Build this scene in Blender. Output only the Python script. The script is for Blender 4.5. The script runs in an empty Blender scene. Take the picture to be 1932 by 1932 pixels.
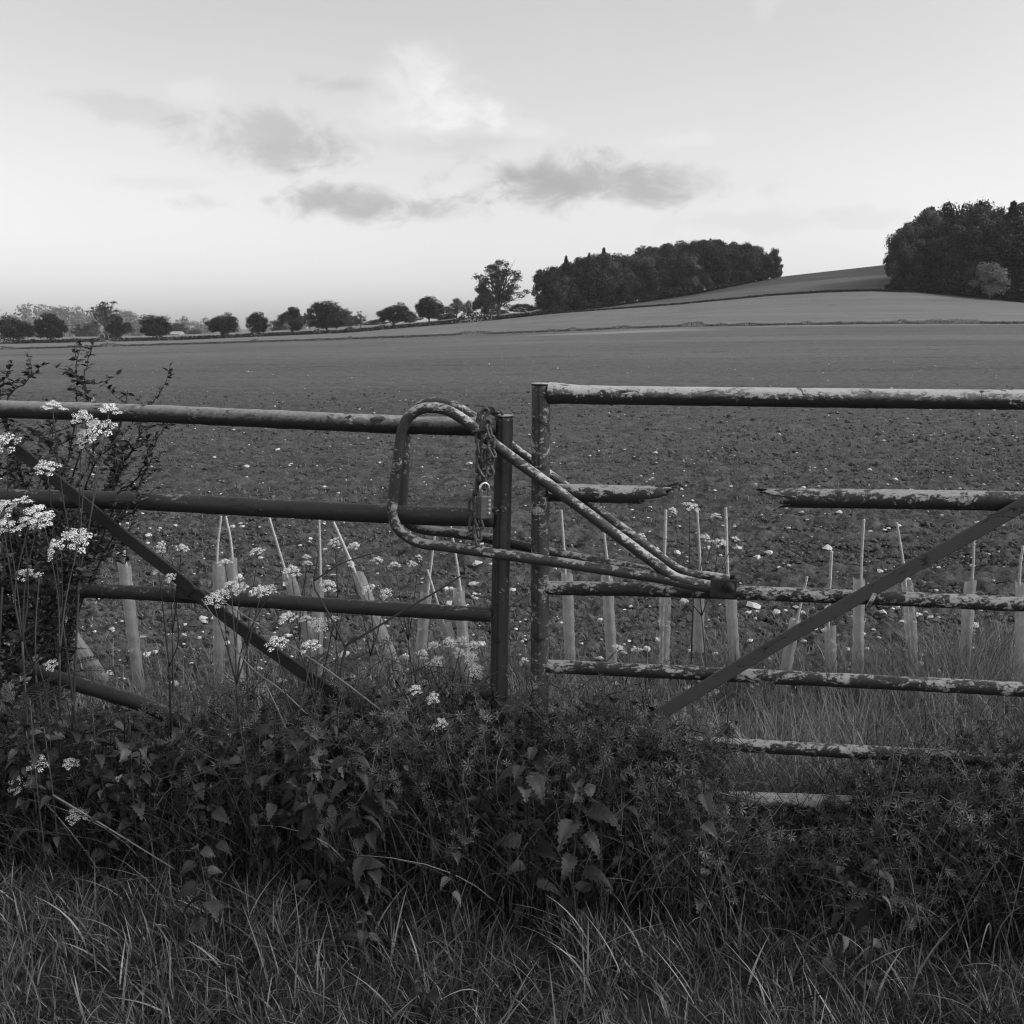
import bpy, math, random
import numpy as np
from mathutils import Vector, Matrix
rng = np.random.default_rng(7); random.seed(7)
sc = bpy.context.scene
COL = sc.collection
R = math.radians
PI = math.pi

# ------------------------------------------------------------------ camera
FPX = 1937.0; CAMZ = 1.5; PITCH = R(10.0)
cp, sp = math.cos(PITCH), math.sin(PITCH)
cam_d = bpy.data.cameras.new('camera'); cam = bpy.data.objects.new('camera', cam_d); COL.objects.link(cam)
cam.location = (0, 0, CAMZ); cam.rotation_euler = (R(90) - PITCH, 0, 0)
cam_d.sensor_width = 36; cam_d.sensor_fit = 'HORIZONTAL'; cam_d.lens = 36 * FPX / 1932
cam_d.clip_start = 0.05; cam_d.clip_end = 20000
sc.camera = cam

def ray(px, py):
    u = (px - 966) / FPX; v = -(py - 966) / FPX
    return np.array([u, cp + v * sp, v * cp - sp])
def P(px, py, Y):                       # the point of the sight line at world depth Y
    d = ray(px, py); return np.array([0, 0, CAMZ]) + d * (Y / d[1])
GK, GY = -0.159, 2.80                   # vertical plane the two gates stand in
def G(px, py, off=0.0):
    d = ray(px, py); t = (GY + off) / (d[1] - GK * d[0])
    return np.array([0, 0, CAMZ]) + d * t
def px_of(p):
    dx, dy, dz = p[0], p[1], p[2] - CAMZ
    w = dy * cp - dz * sp
    return 966 + FPX * dx / w, 966 - FPX * (dy * sp + dz * cp) / w
z5 = lambda x, y: (695.5 + .36 * x, 695.5 + .36 * y)
zc = lambda x, y: (850 + .18 * x, 734.2 + .18 * y)

# ------------------------------------------------------------------ helpers
def tag(o, label=None, cat=None, group=None, kind=None):
    if label: o['label'] = label
    if cat: o['category'] = cat
    if group: o['group'] = group
    if kind: o['kind'] = kind
    return o
def empty(name, loc, label, cat, group=None):
    o = bpy.data.objects.new(name, None); COL.objects.link(o); o.location = Vector([float(c) for c in loc])
    o.empty_display_size = .1
    return tag(o, label, cat, group)

class MB:
    def __init__(s): s.V = []; s.F = []; s.A = []; s.M = []; s.n = 0
    def add(s, V, F, a=None, mi=0):
        V = np.asarray(V, float); n = len(V)
        s.V.append(V)
        if isinstance(F, np.ndarray): s.F.append(F + s.n); k = len(F)
        else:
            k = len(F)
            by = {}
            for f in F: by.setdefault(len(f), []).append(f)
            for kk, ff in by.items(): s.F.append(np.array(ff) + s.n)
        s.A.append(np.full(n, random.random() if a is None else a) if np.isscalar(a) or a is None else np.asarray(a))
        s.M += [mi] * 0
        s.n += n
        return s
    def build(s, name, mat, parent=None, smooth=True, rel=None):
        V = np.concatenate(s.V); A = np.concatenate(s.A)
        if rel is not None: V = V - np.asarray(rel)
        me = make_mesh(name, V, s.F, A, smooth)
        me.materials.append(mat)
        return link(name, me, parent)
def make_mesh(name, V, FL, A=None, smooth=True):
    me = bpy.data.meshes.new(name)
    me.vertices.add(len(V)); me.vertices.foreach_set('co', V.astype(np.float32).ravel())
    cnt = np.concatenate([np.full(len(f), f.shape[1], np.int32) for f in FL])
    li = np.concatenate([f.astype(np.int32).ravel() for f in FL])
    me.loops.add(len(li)); me.loops.foreach_set('vertex_index', li)
    st = np.concatenate([[0], np.cumsum(cnt)[:-1]]).astype(np.int32)
    me.polygons.add(len(cnt)); me.polygons.foreach_set('loop_start', st)
    try: me.polygons.foreach_set('loop_total', cnt)
    except Exception: pass
    me.polygons.foreach_set('use_smooth', np.full(len(cnt), smooth))
    if A is not None:
        at = me.attributes.new('rnd', 'FLOAT', 'POINT'); at.data.foreach_set('value', A.astype(np.float32))
    me.update(calc_edges=True); me.validate()
    return me
def link(name, me, parent=None):
    o = bpy.data.objects.new(name, me); COL.objects.link(o)
    if parent is not None: o.parent = parent
    return o

def spline(pts, n):
    """Catmull-Rom resample of a poly line"""
    p = np.asarray(pts, float); out = []
    q = np.vstack([2 * p[0] - p[1], p, 2 * p[-1] - p[-2]])
    for i in range(1, len(q) - 2):
        for t in np.linspace(0, 1, n, endpoint=False):
            a, b, c, d = q[i-1], q[i], q[i+1], q[i+2]
            out.append(.5 * ((2*b) + (c-a)*t + (2*a-5*b+4*c-d)*t*t + (3*b-a-3*c+d)*t**3))
    out.append(p[-1]); return np.array(out)
def frames(path):
    path = np.asarray(path, float)
    T = np.gradient(path, axis=0); T /= np.linalg.norm(T, axis=1)[:, None] + 1e-12
    up = np.array([0, 0, 1.]) if abs(T[0][2]) < .9 else np.array([0, -1., 0])
    n = up - T[0] * T[0].dot(up); n /= np.linalg.norm(n); N = []
    for t in T:
        n = n - t * t.dot(n); n = n / np.linalg.norm(n); N.append(n)
    N = np.array(N); return T, N, np.cross(T, N)
def tube(path, rad, n=12, cap=True, prof=None, jitter=0):
    path = np.asarray(path, float); m = len(path)
    rad = np.full(m, rad) if np.isscalar(rad) else np.asarray(rad)
    T, N, B = frames(path)
    th = np.linspace(0, 2*PI, n, endpoint=False)
    pr = np.ones(n) if prof is None else prof(th)
    V = path[:, None, :] + (rad[:, None] * pr[None])[..., None] * (np.cos(th)[None, :, None] * N[:, None] + np.sin(th)[None, :, None] * B[:, None])
    if jitter: V = V + rng.normal(0, jitter, (m, n, 1)) * (np.cos(th)[None, :, None] * N[:, None] + np.sin(th)[None, :, None] * B[:, None])
    i = np.arange(m-1)[:, None] * n; j = np.arange(n)[None]; j2 = (j + 1) % n
    F = np.stack([i + j, i + j2, i + n + j2, i + n + j], -1).reshape(-1, 4)
    V = V.reshape(-1, 3); FF = [tuple(f) for f in F]
    if cap: FF += [tuple(range(n))[::-1], tuple(range((m-1)*n, m*n))]
    return V, FF
def bar(path, w, t, wdir):
    """flat bar swept along a path; width along wdir (roughly), thickness t"""
    path = np.asarray(path, float); T = np.gradient(path, axis=0); T /= np.linalg.norm(T, axis=1)[:, None]
    V = []
    for p, tt in zip(path, T):
        nrm = np.cross(tt, wdir); nrm /= np.linalg.norm(nrm); ww = np.cross(nrm, tt)
        b = min(t*.35, w*.1)
        for a, c in ((-w/2+b, -t/2), (w/2-b, -t/2), (w/2, -t/2+b), (w/2, t/2-b), (w/2-b, t/2), (-w/2+b, t/2), (-w/2, t/2-b), (-w/2, -t/2+b)):
            V.append(p + ww*a + nrm*c)
    n = 8; F = []
    for i in range(len(path)-1):
        for j in range(n): F.append((i*n+j, i*n+(j+1) % n, (i+1)*n+(j+1) % n, (i+1)*n+j))
    F += [tuple(range(n))[::-1], tuple(range((len(path)-1)*n, len(path)*n))]
    return np.array(V), F

_tab = np.random.default_rng(3).random((8, 256, 256))
def vn(x, y, k=0):
    xi = np.floor(x).astype(int); yi = np.floor(y).astype(int); fx = x - xi; fy = y - yi
    fx = fx*fx*(3-2*fx); fy = fy*fy*(3-2*fy); T = _tab[k % 8]
    a = T[xi & 255, yi & 255]; b = T[(xi+1) & 255, yi & 255]; c = T[xi & 255, (yi+1) & 255]; d = T[(xi+1) & 255, (yi+1) & 255]
    return (a*(1-fx)+b*fx)*(1-fy) + (c*(1-fx)+d*fx)*fy - .5

# ------------------------------------------------------------------ materials (a black and white photograph: greys)
def nt(name):
    m = bpy.data.materials.new(name); m.use_nodes = True; t = m.node_tree
    return m, t, t.nodes['Principled BSDF']
def N(t, typ, **kw):
    n = t.nodes.new(typ)
    for k, v in kw.items(): setattr(n, k, v)
    return n
def setin(n, **kw):
    for k, v in kw.items(): n.inputs[k.replace('_', ' ')].default_value = v
def grey(v): return (v, v, v, 1)
def math_(t, op, a, b=None, c=None, clamp=False):
    n = N(t, 'ShaderNodeMath', operation=op); n.use_clamp = clamp
    for i, v in enumerate((a, b, c)):
        if v is None: continue
        if isinstance(v, (int, float)): n.inputs[i].default_value = v
        else: t.links.new(v, n.inputs[i])
    return n.outputs[0]
def ramp(t, fac, stops):
    n = N(t, 'ShaderNodeValToRGB'); e = n.color_ramp.elements
    while len(e) < len(stops): e.new(.5)
    for el, (p, v) in zip(e, stops): el.position = p; el.color = grey(v)
    t.links.new(fac, n.inputs[0]); return n.outputs[0]
def noise(t, scale, detail=5, rough=.55, vec=None, dist=0):
    n = N(t, 'ShaderNodeTexNoise'); setin(n, Scale=scale, Detail=detail, Roughness=rough, Distortion=dist)
    if vec is not None: t.links.new(vec, n.inputs['Vector'])
    return n.outputs['Fac']
def objco(t, scale=None):
    tc = N(t, 'ShaderNodeTexCoord').outputs['Object']
    if scale is None: return tc
    mp = N(t, 'ShaderNodeMapping'); mp.inputs['Scale'].default_value = scale
    t.links.new(tc, mp.inputs[0]); return mp.outputs[0]
def mixc(t, f, a, b):
    n = N(t, 'ShaderNodeMix', data_type='RGBA')
    for i, v in ((0, f), (6, a), (7, b)):
        if isinstance(v, (int, float)): n.inputs[i].default_value = v if i == 0 else grey(v)
        else: t.links.new(v, n.inputs[i])
    return n.outputs[2]
def bump(t, h, b, strength=.5, dist=.01):
    n = N(t, 'ShaderNodeBump'); setin(n, Strength=strength, Distance=dist)
    t.links.new(h, n.inputs['Height']); t.links.new(n.outputs[0], b.inputs['Normal'])

def foliage(name, lo, hi, rough=.5, transl=.25, spec=.3):
    m, t, b = nt(name)
    at = N(t, 'ShaderNodeAttribute', attribute_name='rnd').outputs['Fac']
    if 'wood' in name or 'tree' in name:
        at = math_(t, 'MULTIPLY', at, math_(t, 'ADD', math_(t, 'MULTIPLY', N(t, 'ShaderNodeObjectInfo').outputs['Random'], 1.1), .15), clamp=True)
    c = ramp(t, at, ((0, lo), (.75, (lo+hi)/2), (1, hi)))
    t.links.new(c, b.inputs['Base Color']); setin(b, Roughness=rough); b.inputs['Specular IOR Level'].default_value = spec
    if transl:
        tr = N(t, 'ShaderNodeBsdfTranslucent'); t.links.new(c, tr.inputs[0])
        mx = N(t, 'ShaderNodeMixShader'); mx.inputs[0].default_value = transl
        out = t.nodes['Material Output']
        t.links.new(b.outputs[0], mx.inputs[1]); t.links.new(tr.outputs[0], mx.inputs[2]); t.links.new(mx.outputs[0], out.inputs[0])
    return m
def paint(name, base, uptone, flake, bias, topf, amount, wo=0):
    """old gate paint: coat `base`, paler `worn` on the up side, flaked to `flake`, rust spots"""
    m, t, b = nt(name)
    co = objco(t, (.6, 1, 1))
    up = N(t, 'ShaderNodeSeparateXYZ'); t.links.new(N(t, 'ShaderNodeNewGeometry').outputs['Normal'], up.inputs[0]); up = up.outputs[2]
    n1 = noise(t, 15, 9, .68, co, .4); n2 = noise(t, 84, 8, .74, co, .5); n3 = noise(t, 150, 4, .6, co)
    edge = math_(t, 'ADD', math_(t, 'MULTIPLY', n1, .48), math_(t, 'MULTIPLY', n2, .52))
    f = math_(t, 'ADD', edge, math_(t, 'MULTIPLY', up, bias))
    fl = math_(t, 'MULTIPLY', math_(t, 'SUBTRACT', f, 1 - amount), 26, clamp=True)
    upmix = math_(t, 'MULTIPLY', math_(t, 'ADD', math_(t, 'ADD', up, wo), math_(t, 'MULTIPLY', math_(t, 'SUBTRACT', n2, .5), 1.6)), topf, clamp=True)  # paler tone where the surface normal points up, broken by noise
    c0 = mixc(t, upmix, base, uptone)
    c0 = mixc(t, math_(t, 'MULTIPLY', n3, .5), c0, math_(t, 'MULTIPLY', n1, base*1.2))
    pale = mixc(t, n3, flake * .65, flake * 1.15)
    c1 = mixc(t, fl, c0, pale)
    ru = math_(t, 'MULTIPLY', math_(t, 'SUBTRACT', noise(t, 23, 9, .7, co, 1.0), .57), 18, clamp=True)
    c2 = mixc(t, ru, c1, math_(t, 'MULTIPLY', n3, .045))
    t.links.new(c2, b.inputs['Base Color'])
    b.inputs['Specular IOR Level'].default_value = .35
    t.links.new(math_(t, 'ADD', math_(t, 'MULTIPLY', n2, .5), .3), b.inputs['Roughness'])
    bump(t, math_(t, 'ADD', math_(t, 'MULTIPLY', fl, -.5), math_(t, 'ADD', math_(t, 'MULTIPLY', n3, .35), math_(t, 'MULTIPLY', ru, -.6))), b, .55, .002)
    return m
M_paintR = paint('pale_topped_rail_paint', .03, .36, .50, .13, .95, .47, .12)
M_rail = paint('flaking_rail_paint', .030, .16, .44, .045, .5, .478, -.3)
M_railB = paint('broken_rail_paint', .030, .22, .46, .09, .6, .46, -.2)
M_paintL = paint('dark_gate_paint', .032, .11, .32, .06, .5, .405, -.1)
M_paintLtop = paint('pale_topped_gate_paint', .03, .36, .40, .06, 1.0, .41, .05)
M_latch = paint('latch_paint', .055, .14, .48, .08, .5, .458, -.05)
M_post = paint('post_paint', .06, .12, .50, .02, .5, .47, .1)
M_postL = paint('dark_post_paint', .042, .10, .45, .02, .5, .43, 0)
M_bar = paint('flat_bar_paint', .022, .06, .28, .02, .5, .31, 0)
M_barR = paint('rusty_bar_paint', .075, .13, .32, .02, .5, .34, 0)

def simple(name, lo, hi, scale, rough=.7, metal=0, bmp=.4, bd=.003, spec=.4):
    m, t, b = nt(name)
    co = objco(t)
    n1 = noise(t, scale, 7, .62, co); n2 = noise(t, scale*6, 4, .6, co)
    c = ramp(t, math_(t, 'ADD', math_(t, 'MULTIPLY', n1, .6), math_(t, 'MULTIPLY', n2, .4)), ((.3, lo), (.7, hi)))
    t.links.new(c, b.inputs['Base Color']); setin(b, Roughness=rough, Metallic=metal); b.inputs['Specular IOR Level'].default_value = spec
    bump(t, n2, b, bmp, bd); return m
M_chain = simple('rusted_chain_steel', .03, .17, 60, .6, .45, .7, .002)
M_lock = simple('dull_lock_body', .05, .12, 40, .5, .3, .3, .001)
M_dial = simple('worn_lock_dial', .04, .55, 300, .5, .2, .3, .001)
M_shackle = simple('bright_shackle_steel', .55, .8, 30, .25, .9, .1, .001)
M_rust = simple('dark_rust', .012, .05, 70, .8, .1, .8, .002)
M_cane = simple('dry_bamboo', .30, .56, 25, .6, 0, .3, .001)
M_stone = simple('flint_stone', .38, .75, 30, .85, 0, .6, .004)
M_bark = simple('bark', .03, .09, 6, .9, 0, .8, .03)
M_twig = simple('twig_bark', .03, .07, 60, .8, 0, .4, .001)
M_barn = simple('pale_barn_wall', .5, .65, .5, .8)
M_roof = simple('barn_roof', .3, .42, .5, .7)

m, t, b = nt('clear_spiral_guard'); M_guard = m
n1 = noise(t, 14, 5, .6, objco(t)); n2 = noise(t, 90, 3, .6, objco(t))
c = ramp(t, n1, ((.3, .30), (.7, .48)))
t.links.new(c, b.inputs['Base Color']); setin(b, Roughness=.35)
tr = N(t, 'ShaderNodeBsdfTransparent'); tl = N(t, 'ShaderNodeBsdfTranslucent'); t.links.new(c, tl.inputs[0])
mx = N(t, 'ShaderNodeMixShader'); mx.inputs[0].default_value = .45
t.links.new(b.outputs[0], mx.inputs[1]); t.links.new(tl.outputs[0], mx.inputs[2])
mx2 = N(t, 'ShaderNodeMixShader'); t.links.new(math_(t, 'ADD', math_(t, 'MULTIPLY', n2, .25), .30), mx2.inputs[0])
t.links.new(mx.outputs[0], mx2.inputs[1]); t.links.new(tr.outputs[0], mx2.inputs[2])
t.links.new(mx2.outputs[0], t.nodes['Material Output'].inputs[0])

M_grass = foliage('verge_grass', .012, .38, .4, .25, .4)
M_tall = foliage('tall_grass', .03, .40, .5, .3)
M_clv = foliage('cleavers', .012, .34, .5, .3)
M_nettle = foliage('nettle_leaf', .014, .12, .55, .2)
M_shrub = foliage('shrub_leaf', .015, .13, .35, .2, .45)
M_pars = foliage('parsley_leaf', .025, .09, .5, .3)
M_stem = foliage('plant_stem', .03, .10, .5, 0)
M_white = foliage('white_petals', .8, .9, .6, .15)
M_seed = foliage('crop_seedling', .10, .26, .5, .3)
M_dead = foliage('dry_stalk', .10, .26, .6, 0)
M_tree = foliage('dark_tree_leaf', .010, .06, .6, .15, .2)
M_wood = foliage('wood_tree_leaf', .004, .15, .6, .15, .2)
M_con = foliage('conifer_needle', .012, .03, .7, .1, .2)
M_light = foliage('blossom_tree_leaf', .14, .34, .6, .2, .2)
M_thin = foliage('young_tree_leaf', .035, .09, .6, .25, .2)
M_far = foliage('hazed_wood_leaf', .09, .22, .7, .15, .1)  # leaf colour lightened so distance haze is partly painted in
M_bg = foliage('hazed_tree_leaf', .035, .13, .6, .2, .1)  # paler than the nearer trees, haze put into the leaf colour
M_hedge = foliage('hedge_leaf', .015, .06, .6, .2, .2)

def field_mat(name, lo, hi, streak, bare=None, patch=False):
    m, t, b = nt(name)
    tc = N(t, 'ShaderNodeTexCoord').outputs['Object']
    s = N(t, 'ShaderNodeSeparateXYZ'); t.links.new(tc, s.inputs[0])
    def mp(sx, sy):
        n = N(t, 'ShaderNodeMapping'); n.inputs['Scale'].default_value = (sx, sy, 1); n.inputs['Rotation'].default_value = (0, 0, R(3)); t.links.new(tc, n.inputs[0]); return n.outputs[0]
    big = noise(t, 1, 5, .55, mp(.012, .05)); rows = noise(t, 1, 4, .65, mp(.02, 1.3)); rows2 = noise(t, 1, 3, .6, mp(.06, 4.5))
    fine = noise(t, 5, 8, .7, tc); fine2 = noise(t, 26, 6, .65, tc)
    rows3 = noise(t, 1, 3, .6, mp(.006, .11)); blot = noise(t, 1, 6, .7, mp(.5, .9))
    rows = math_(t, 'ADD', math_(t, 'MULTIPLY', rows, .4), math_(t, 'ADD', math_(t, 'MULTIPLY', rows3, .35), math_(t, 'MULTIPLY', blot, .25)))
    k = math_(t, 'ADD', math_(t, 'MULTIPLY', big, .30), math_(t, 'MULTIPLY', rows, streak))
    k = math_(t, 'ADD', k, math_(t, 'MULTIPLY', rows2, .15))
    k = math_(t, 'ADD', k, math_(t, 'MULTIPLY', fine, .7 - streak - .15 + .0))
    c = ramp(t, k, ((.40, lo), (.59, hi)))
    if bare:
        cov = math_(t, 'DIVIDE', math_(t, 'SUBTRACT', s.outputs[1], bare[0]), bare[1] - bare[0], clamp=True)
        cov = math_(t, 'POWER', cov, .6)
        soil = ramp(t, math_(t, 'ADD', math_(t, 'ADD', math_(t, 'MULTIPLY', fine, .30), math_(t, 'MULTIPLY', fine2, .36)), math_(t, 'MULTIPLY', noise(t, 1, 4, .65, mp(1.1, 7.5)), .34)), ((.40, bare[2]), (.60, bare[3])))
        c = mixc(t, cov, soil, c)
        # chalky patches where the plough has turned up pale subsoil, near the far boundary
        for (x0, y0, rx, ry) in ((14, 138, 16, 9), (55, 152, 26, 4)):
            dx = math_(t, 'DIVIDE', math_(t, 'SUBTRACT', s.outputs[0], x0), rx); dy = math_(t, 'DIVIDE', math_(t, 'SUBTRACT', s.outputs[1], y0), ry)
            d = math_(t, 'ADD', math_(t, 'MULTIPLY', dx, dx), math_(t, 'MULTIPLY', dy, dy))
            w = math_(t, 'MULTIPLY', math_(t, 'SUBTRACT', 1.0, math_(t, 'ADD', d, math_(t, 'MULTIPLY', math_(t, 'SUBTRACT', rows2, .5), 1.6))), .6, clamp=True)
            c = mixc(t, w, c, .36)
    rdg = noise(t, 1, 2, .5, mp(.0035, .085)); rdg2 = noise(t, 1, 2, .5, mp(.004, .21))
    for rg, wd, am in ((rdg, .012, .45), (rdg2, .014, .28)):
        ln = math_(t, 'SUBTRACT', 1.0, math_(t, 'DIVIDE', math_(t, 'ABSOLUTE', math_(t, 'SUBTRACT', rg, .5)), wd), clamp=True)
        c = mixc(t, math_(t, 'MULTIPLY', math_(t, 'MULTIPLY', ln, am), math_(t, 'ADD', blot, .3), clamp=True), c, lo*.45)
    t.links.new(c, b.inputs['Base Color']); setin(b, Roughness=.95); b.inputs['Specular IOR Level'].default_value = .1
    bump(t, math_(t, 'ADD', fine, fine2), b, .8, .03)
    return m
M_field = field_mat('ploughed_soil', .10, .19, .3, (4.5, 70, .008, .13))
M_mid = field_mat('pale_crop', .145, .225, .3)
M_hill = field_mat('rough_pasture', .09, .16, .15)
M_upper = field_mat('dark_pasture', .06, .10, .15)
M_plain = field_mat('valley_grass', .15, .26, .3)
M_verge = simple('verge_soil', .012, .035, 8, .95, 0, .8, .02)

# ------------------------------------------------------------------ terrain
def prof(px, pts):
    a = np.array(pts, float); return np.interp(px, a[:, 0], a[:, 1])
L1 = ((-800, 668), (0, 660), (300, 652), (618, 642), (950, 630), (1275, 617), (1600, 612), (1932, 611), (2800, 615))
L2 = ((-800, 655), (0, 649), (330, 642), (657, 628), (941, 603), (1043, 592), (1275, 575), (1450, 558), (1560, 551), (1640, 549), (1720, 551), (1932, 571), (2400, 600))
L3 = ((-800, 640), (0, 638), (300, 633), (500, 625), (652, 616), (788, 608), (907, 596), (1026, 585), (1150, 575), (1302, 552), (1411, 531), (1477, 521), (1669, 499), (1932, 480), (2600, 470))
D1f = lambda p: prof(p, ((-800, 175), (0, 165), (1932, 155), (3000, 150)))
D2f = lambda p: prof(p, ((-800, 290), (0, 290), (700, 275), (1043, 245), (1300, 225), (1669, 208), (1932, 200), (3000, 190)))
D3f = lambda p: prof(p, ((-800, 480), (0, 480), (500, 400), (900, 320), (1043, 285), (1477, 290), (1669, 262), (1932, 250), (3000, 240)))
def z_at(py, Y):
    v = -(np.asarray(py) - 966) / FPX; return CAMZ + Y * (v * cp - sp) / (cp + v * sp)
def gz(px, Y):
    """height of the land on column px at depth Y (field and beyond)"""
    px = np.asarray(px, float); Y = np.asarray(Y, float)
    d1, d2, d3 = D1f(px), D2f(px), D3f(px)
    z1, z2, z3 = z_at(prof(px, L1), d1), z_at(prof(px, L2), d2), z_at(prof(px, L3), d3)
    s = np.clip((Y - 8) / (d1 - 8), 0, 1)
    zf = -.22 * np.clip((Y - 3) / 1.6, 0, 1) + (z1 + .22) * s**1.6
    za = z1 + (z2 - z1) * np.clip((Y - d1) / (d2 - d1), 0, 1)**.9
    zb = z2 + (z3 - z2) * np.clip((Y - d2) / (d3 - d2), 0, 1)
    k = np.clip((Y - d3) / 200, 0, 1); zc_ = z3 + (np.minimum(z3, -3.0) - 1.0 - z3) * k * k * (3 - 2*k)
    return np.where(Y <= d1, zf, np.where(Y <= d2, za, np.where(Y <= d3, zb, zc_)))
XK = cp
def colx(px, Y): return (px - 966) / FPX * Y * XK
def on_land(px, py):
    Ys = np.concatenate([np.linspace(3.2, 60, 400), np.linspace(60, 520, 1600)]); zz = gz(np.full_like(Ys, px), Ys)
    pys = np.array([px_of((0, y, z))[1] for y, z in zip(Ys, zz)])
    i = np.where(pys <= py)[0]
    Y = Ys[i[0]] if len(i) else 500.
    return np.array([colx(px, Y), Y, float(gz(px, Y))])
cols = np.concatenate([np.linspace(-4200, -260, 60, endpoint=False), np.arange(-260, 2200, 8), np.linspace(2200, 6200, 60)])
def sheet(name, rows_fn, nrow, mat, disp=0, cc=cols, geo=False):
    """rows_fn(px) -> (Y start, Y end)"""
    a, e = rows_fn(cc); tt = np.linspace(0, 1, nrow)[:, None]
    Y = a[None] * (e / a)[None]**tt if geo else a[None] + (e - a)[None] * tt
    X = colx(cc[None], Y); Z = gz(np.broadcast_to(cc[None], Y.shape), Y)
    if disp:
        f = np.clip((Y - 3.2) / 1.2, 0, 1)
        c = vn(X*9, Y*9, 0) * .5 + vn(X*21+7, Y*21, 1) * .3 + vn(X*47, Y*47, 2) * .35
        rw = vn(X*.35, Y*3.2, 3)*1.6 + .75*np.sin(Y*2*PI/.30 + 1.2*vn(X*.2, Y*.3, 6))*np.exp(-Y/60)
        Z = Z + f * (disp * c * 1.7 + .024 * rw) + .06 * vn(X*.12, Y*.12, 5) * f
    n, m_ = Y.shape
    V = np.stack([X, Y, Z], -1).reshape(-1, 3); i = np.arange(n-1)[:, None]*m_ + np.arange(m_-1)[None]
    F = np.stack([i, i+1, i+m_+1, i+m_], -1).reshape(-1, 4)
    me = make_mesh(name, V, [F]); me.materials.append(mat)
    return tag(link(name, me), None, None, None, 'structure')
sheet('ploughed_field', lambda p: (np.full_like(p, 3.15), D1f(p)), 900, M_field, .07, geo=True)
c2 = cols[::2]
sheet('pale_field', lambda p: (D1f(p), D2f(p)), 60, M_mid, cc=c2)
mid = lambda p: D2f(p) + (D3f(p) - D2f(p)) * .55
sheet('hillside', lambda p: (D2f(p), mid(p)), 30, M_hill, cc=cols[cols > 1000][::2])
sheet('upper_hillside', lambda p: (mid(p), D3f(p)), 30, M_upper, cc=cols[cols > 1000][::2])
sheet('valley_field', lambda p: (D2f(p), D3f(p)), 30, M_plain, cc=cols[(cols < 1000)][::2].tolist() + [cols[cols > 1000][0]] if False else np.append(cols[cols < 1000][::2], cols[cols > 1000][0]))
sheet('valley_floor', lambda p: (D3f(p), np.full_like(p, 1650.)), 60, M_plain, cc=c2[(c2 > -1600) & (c2 < 3500)], geo=True)
# the verge this side of the gate
xs = np.linspace(-9, 9, 181); ys = np.linspace(-6, 3.3, 94)
X, Y = np.meshgrid(xs, ys)
def vz(x, y): return .05 * vn(x*1.3, y*1.3, 4) + .03 * vn(x*4, y*4, 5) - .22 * np.clip((y - 3) / 1.6, 0, 1)
V = np.stack([X, Y, vz(X, Y)], -1).reshape(-1, 3); i = np.arange(93)[:, None]*181 + np.arange(180)[None]
me = make_mesh('verge_ground', V, [np.stack([i, i+1, i+182, i+181], -1).reshape(-1, 4)]); me.materials.append(M_verge)
tag(link('verge_ground', me), None, None, None, 'structure')

# far hill on the left, wooded
HT = ((-1500, 545), (-600, 566), (-150, 590), (0, 597), (110, 601), (200, 606), (330, 614), (470, 622), (620, 628), (800, 633))
hp = np.linspace(-1500, 800, 93); rowsY = np.linspace(720, 1500, 16)
X = np.stack([colx(hp, y) for y in rowsY]); Y = np.repeat(rowsY[:, None], len(hp), 1)
ztop = z_at(prof(hp, HT), 1150)
k = np.exp(-((rowsY - 1150) / 250)**2); Z = -4.5 + (ztop + 4.5)[None] * k[:, None] + 2 * vn(X*.01, Y*.01, 6)
hill_s = (hp, rowsY, Z)
i = np.arange(15)[:, None]*93 + np.arange(92)[None]
me = make_mesh('distant_hill', np.stack([X, Y, Z], -1).reshape(-1, 3), [np.stack([i, i+1, i+94, i+93], -1).reshape(-1, 4)]); me.materials.append(M_plain)
tag(link('distant_hill', me), None, None, None, 'structure')

# ------------------------------------------------------------------ leaf cards
def cards(C, size, rnd, out=None, wild=.75):
    """four-sided leaf clumps at centres C, facing roughly along out"""
    n = len(C); nm = rng.normal(size=(n, 3))
    if out is not None:
        o_ = out / (np.linalg.norm(out, axis=1)[:, None] + 1e-9); nm = o_ + nm*wild
    nm /= np.linalg.norm(nm, axis=1)[:, None]; h = rng.normal(size=(n, 3))
    a = np.cross(nm, h); a /= np.linalg.norm(a, axis=1)[:, None]; b = np.cross(nm, a)
    size = np.broadcast_to(size, (n,))[:, None] * rng.uniform(.6, 1.35, (n, 1))
    q = rng.uniform(.5, .9, (n, 1))
    V = np.stack([C - a*size*.5, C + b*size*q*.5, C + a*size*.5, C - b*size*q*.5], 1).reshape(-1, 3)
    F = np.arange(4*n).reshape(-1, 4); return V, F, np.repeat(np.broadcast_to(rnd, (n,)), 4)

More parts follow.
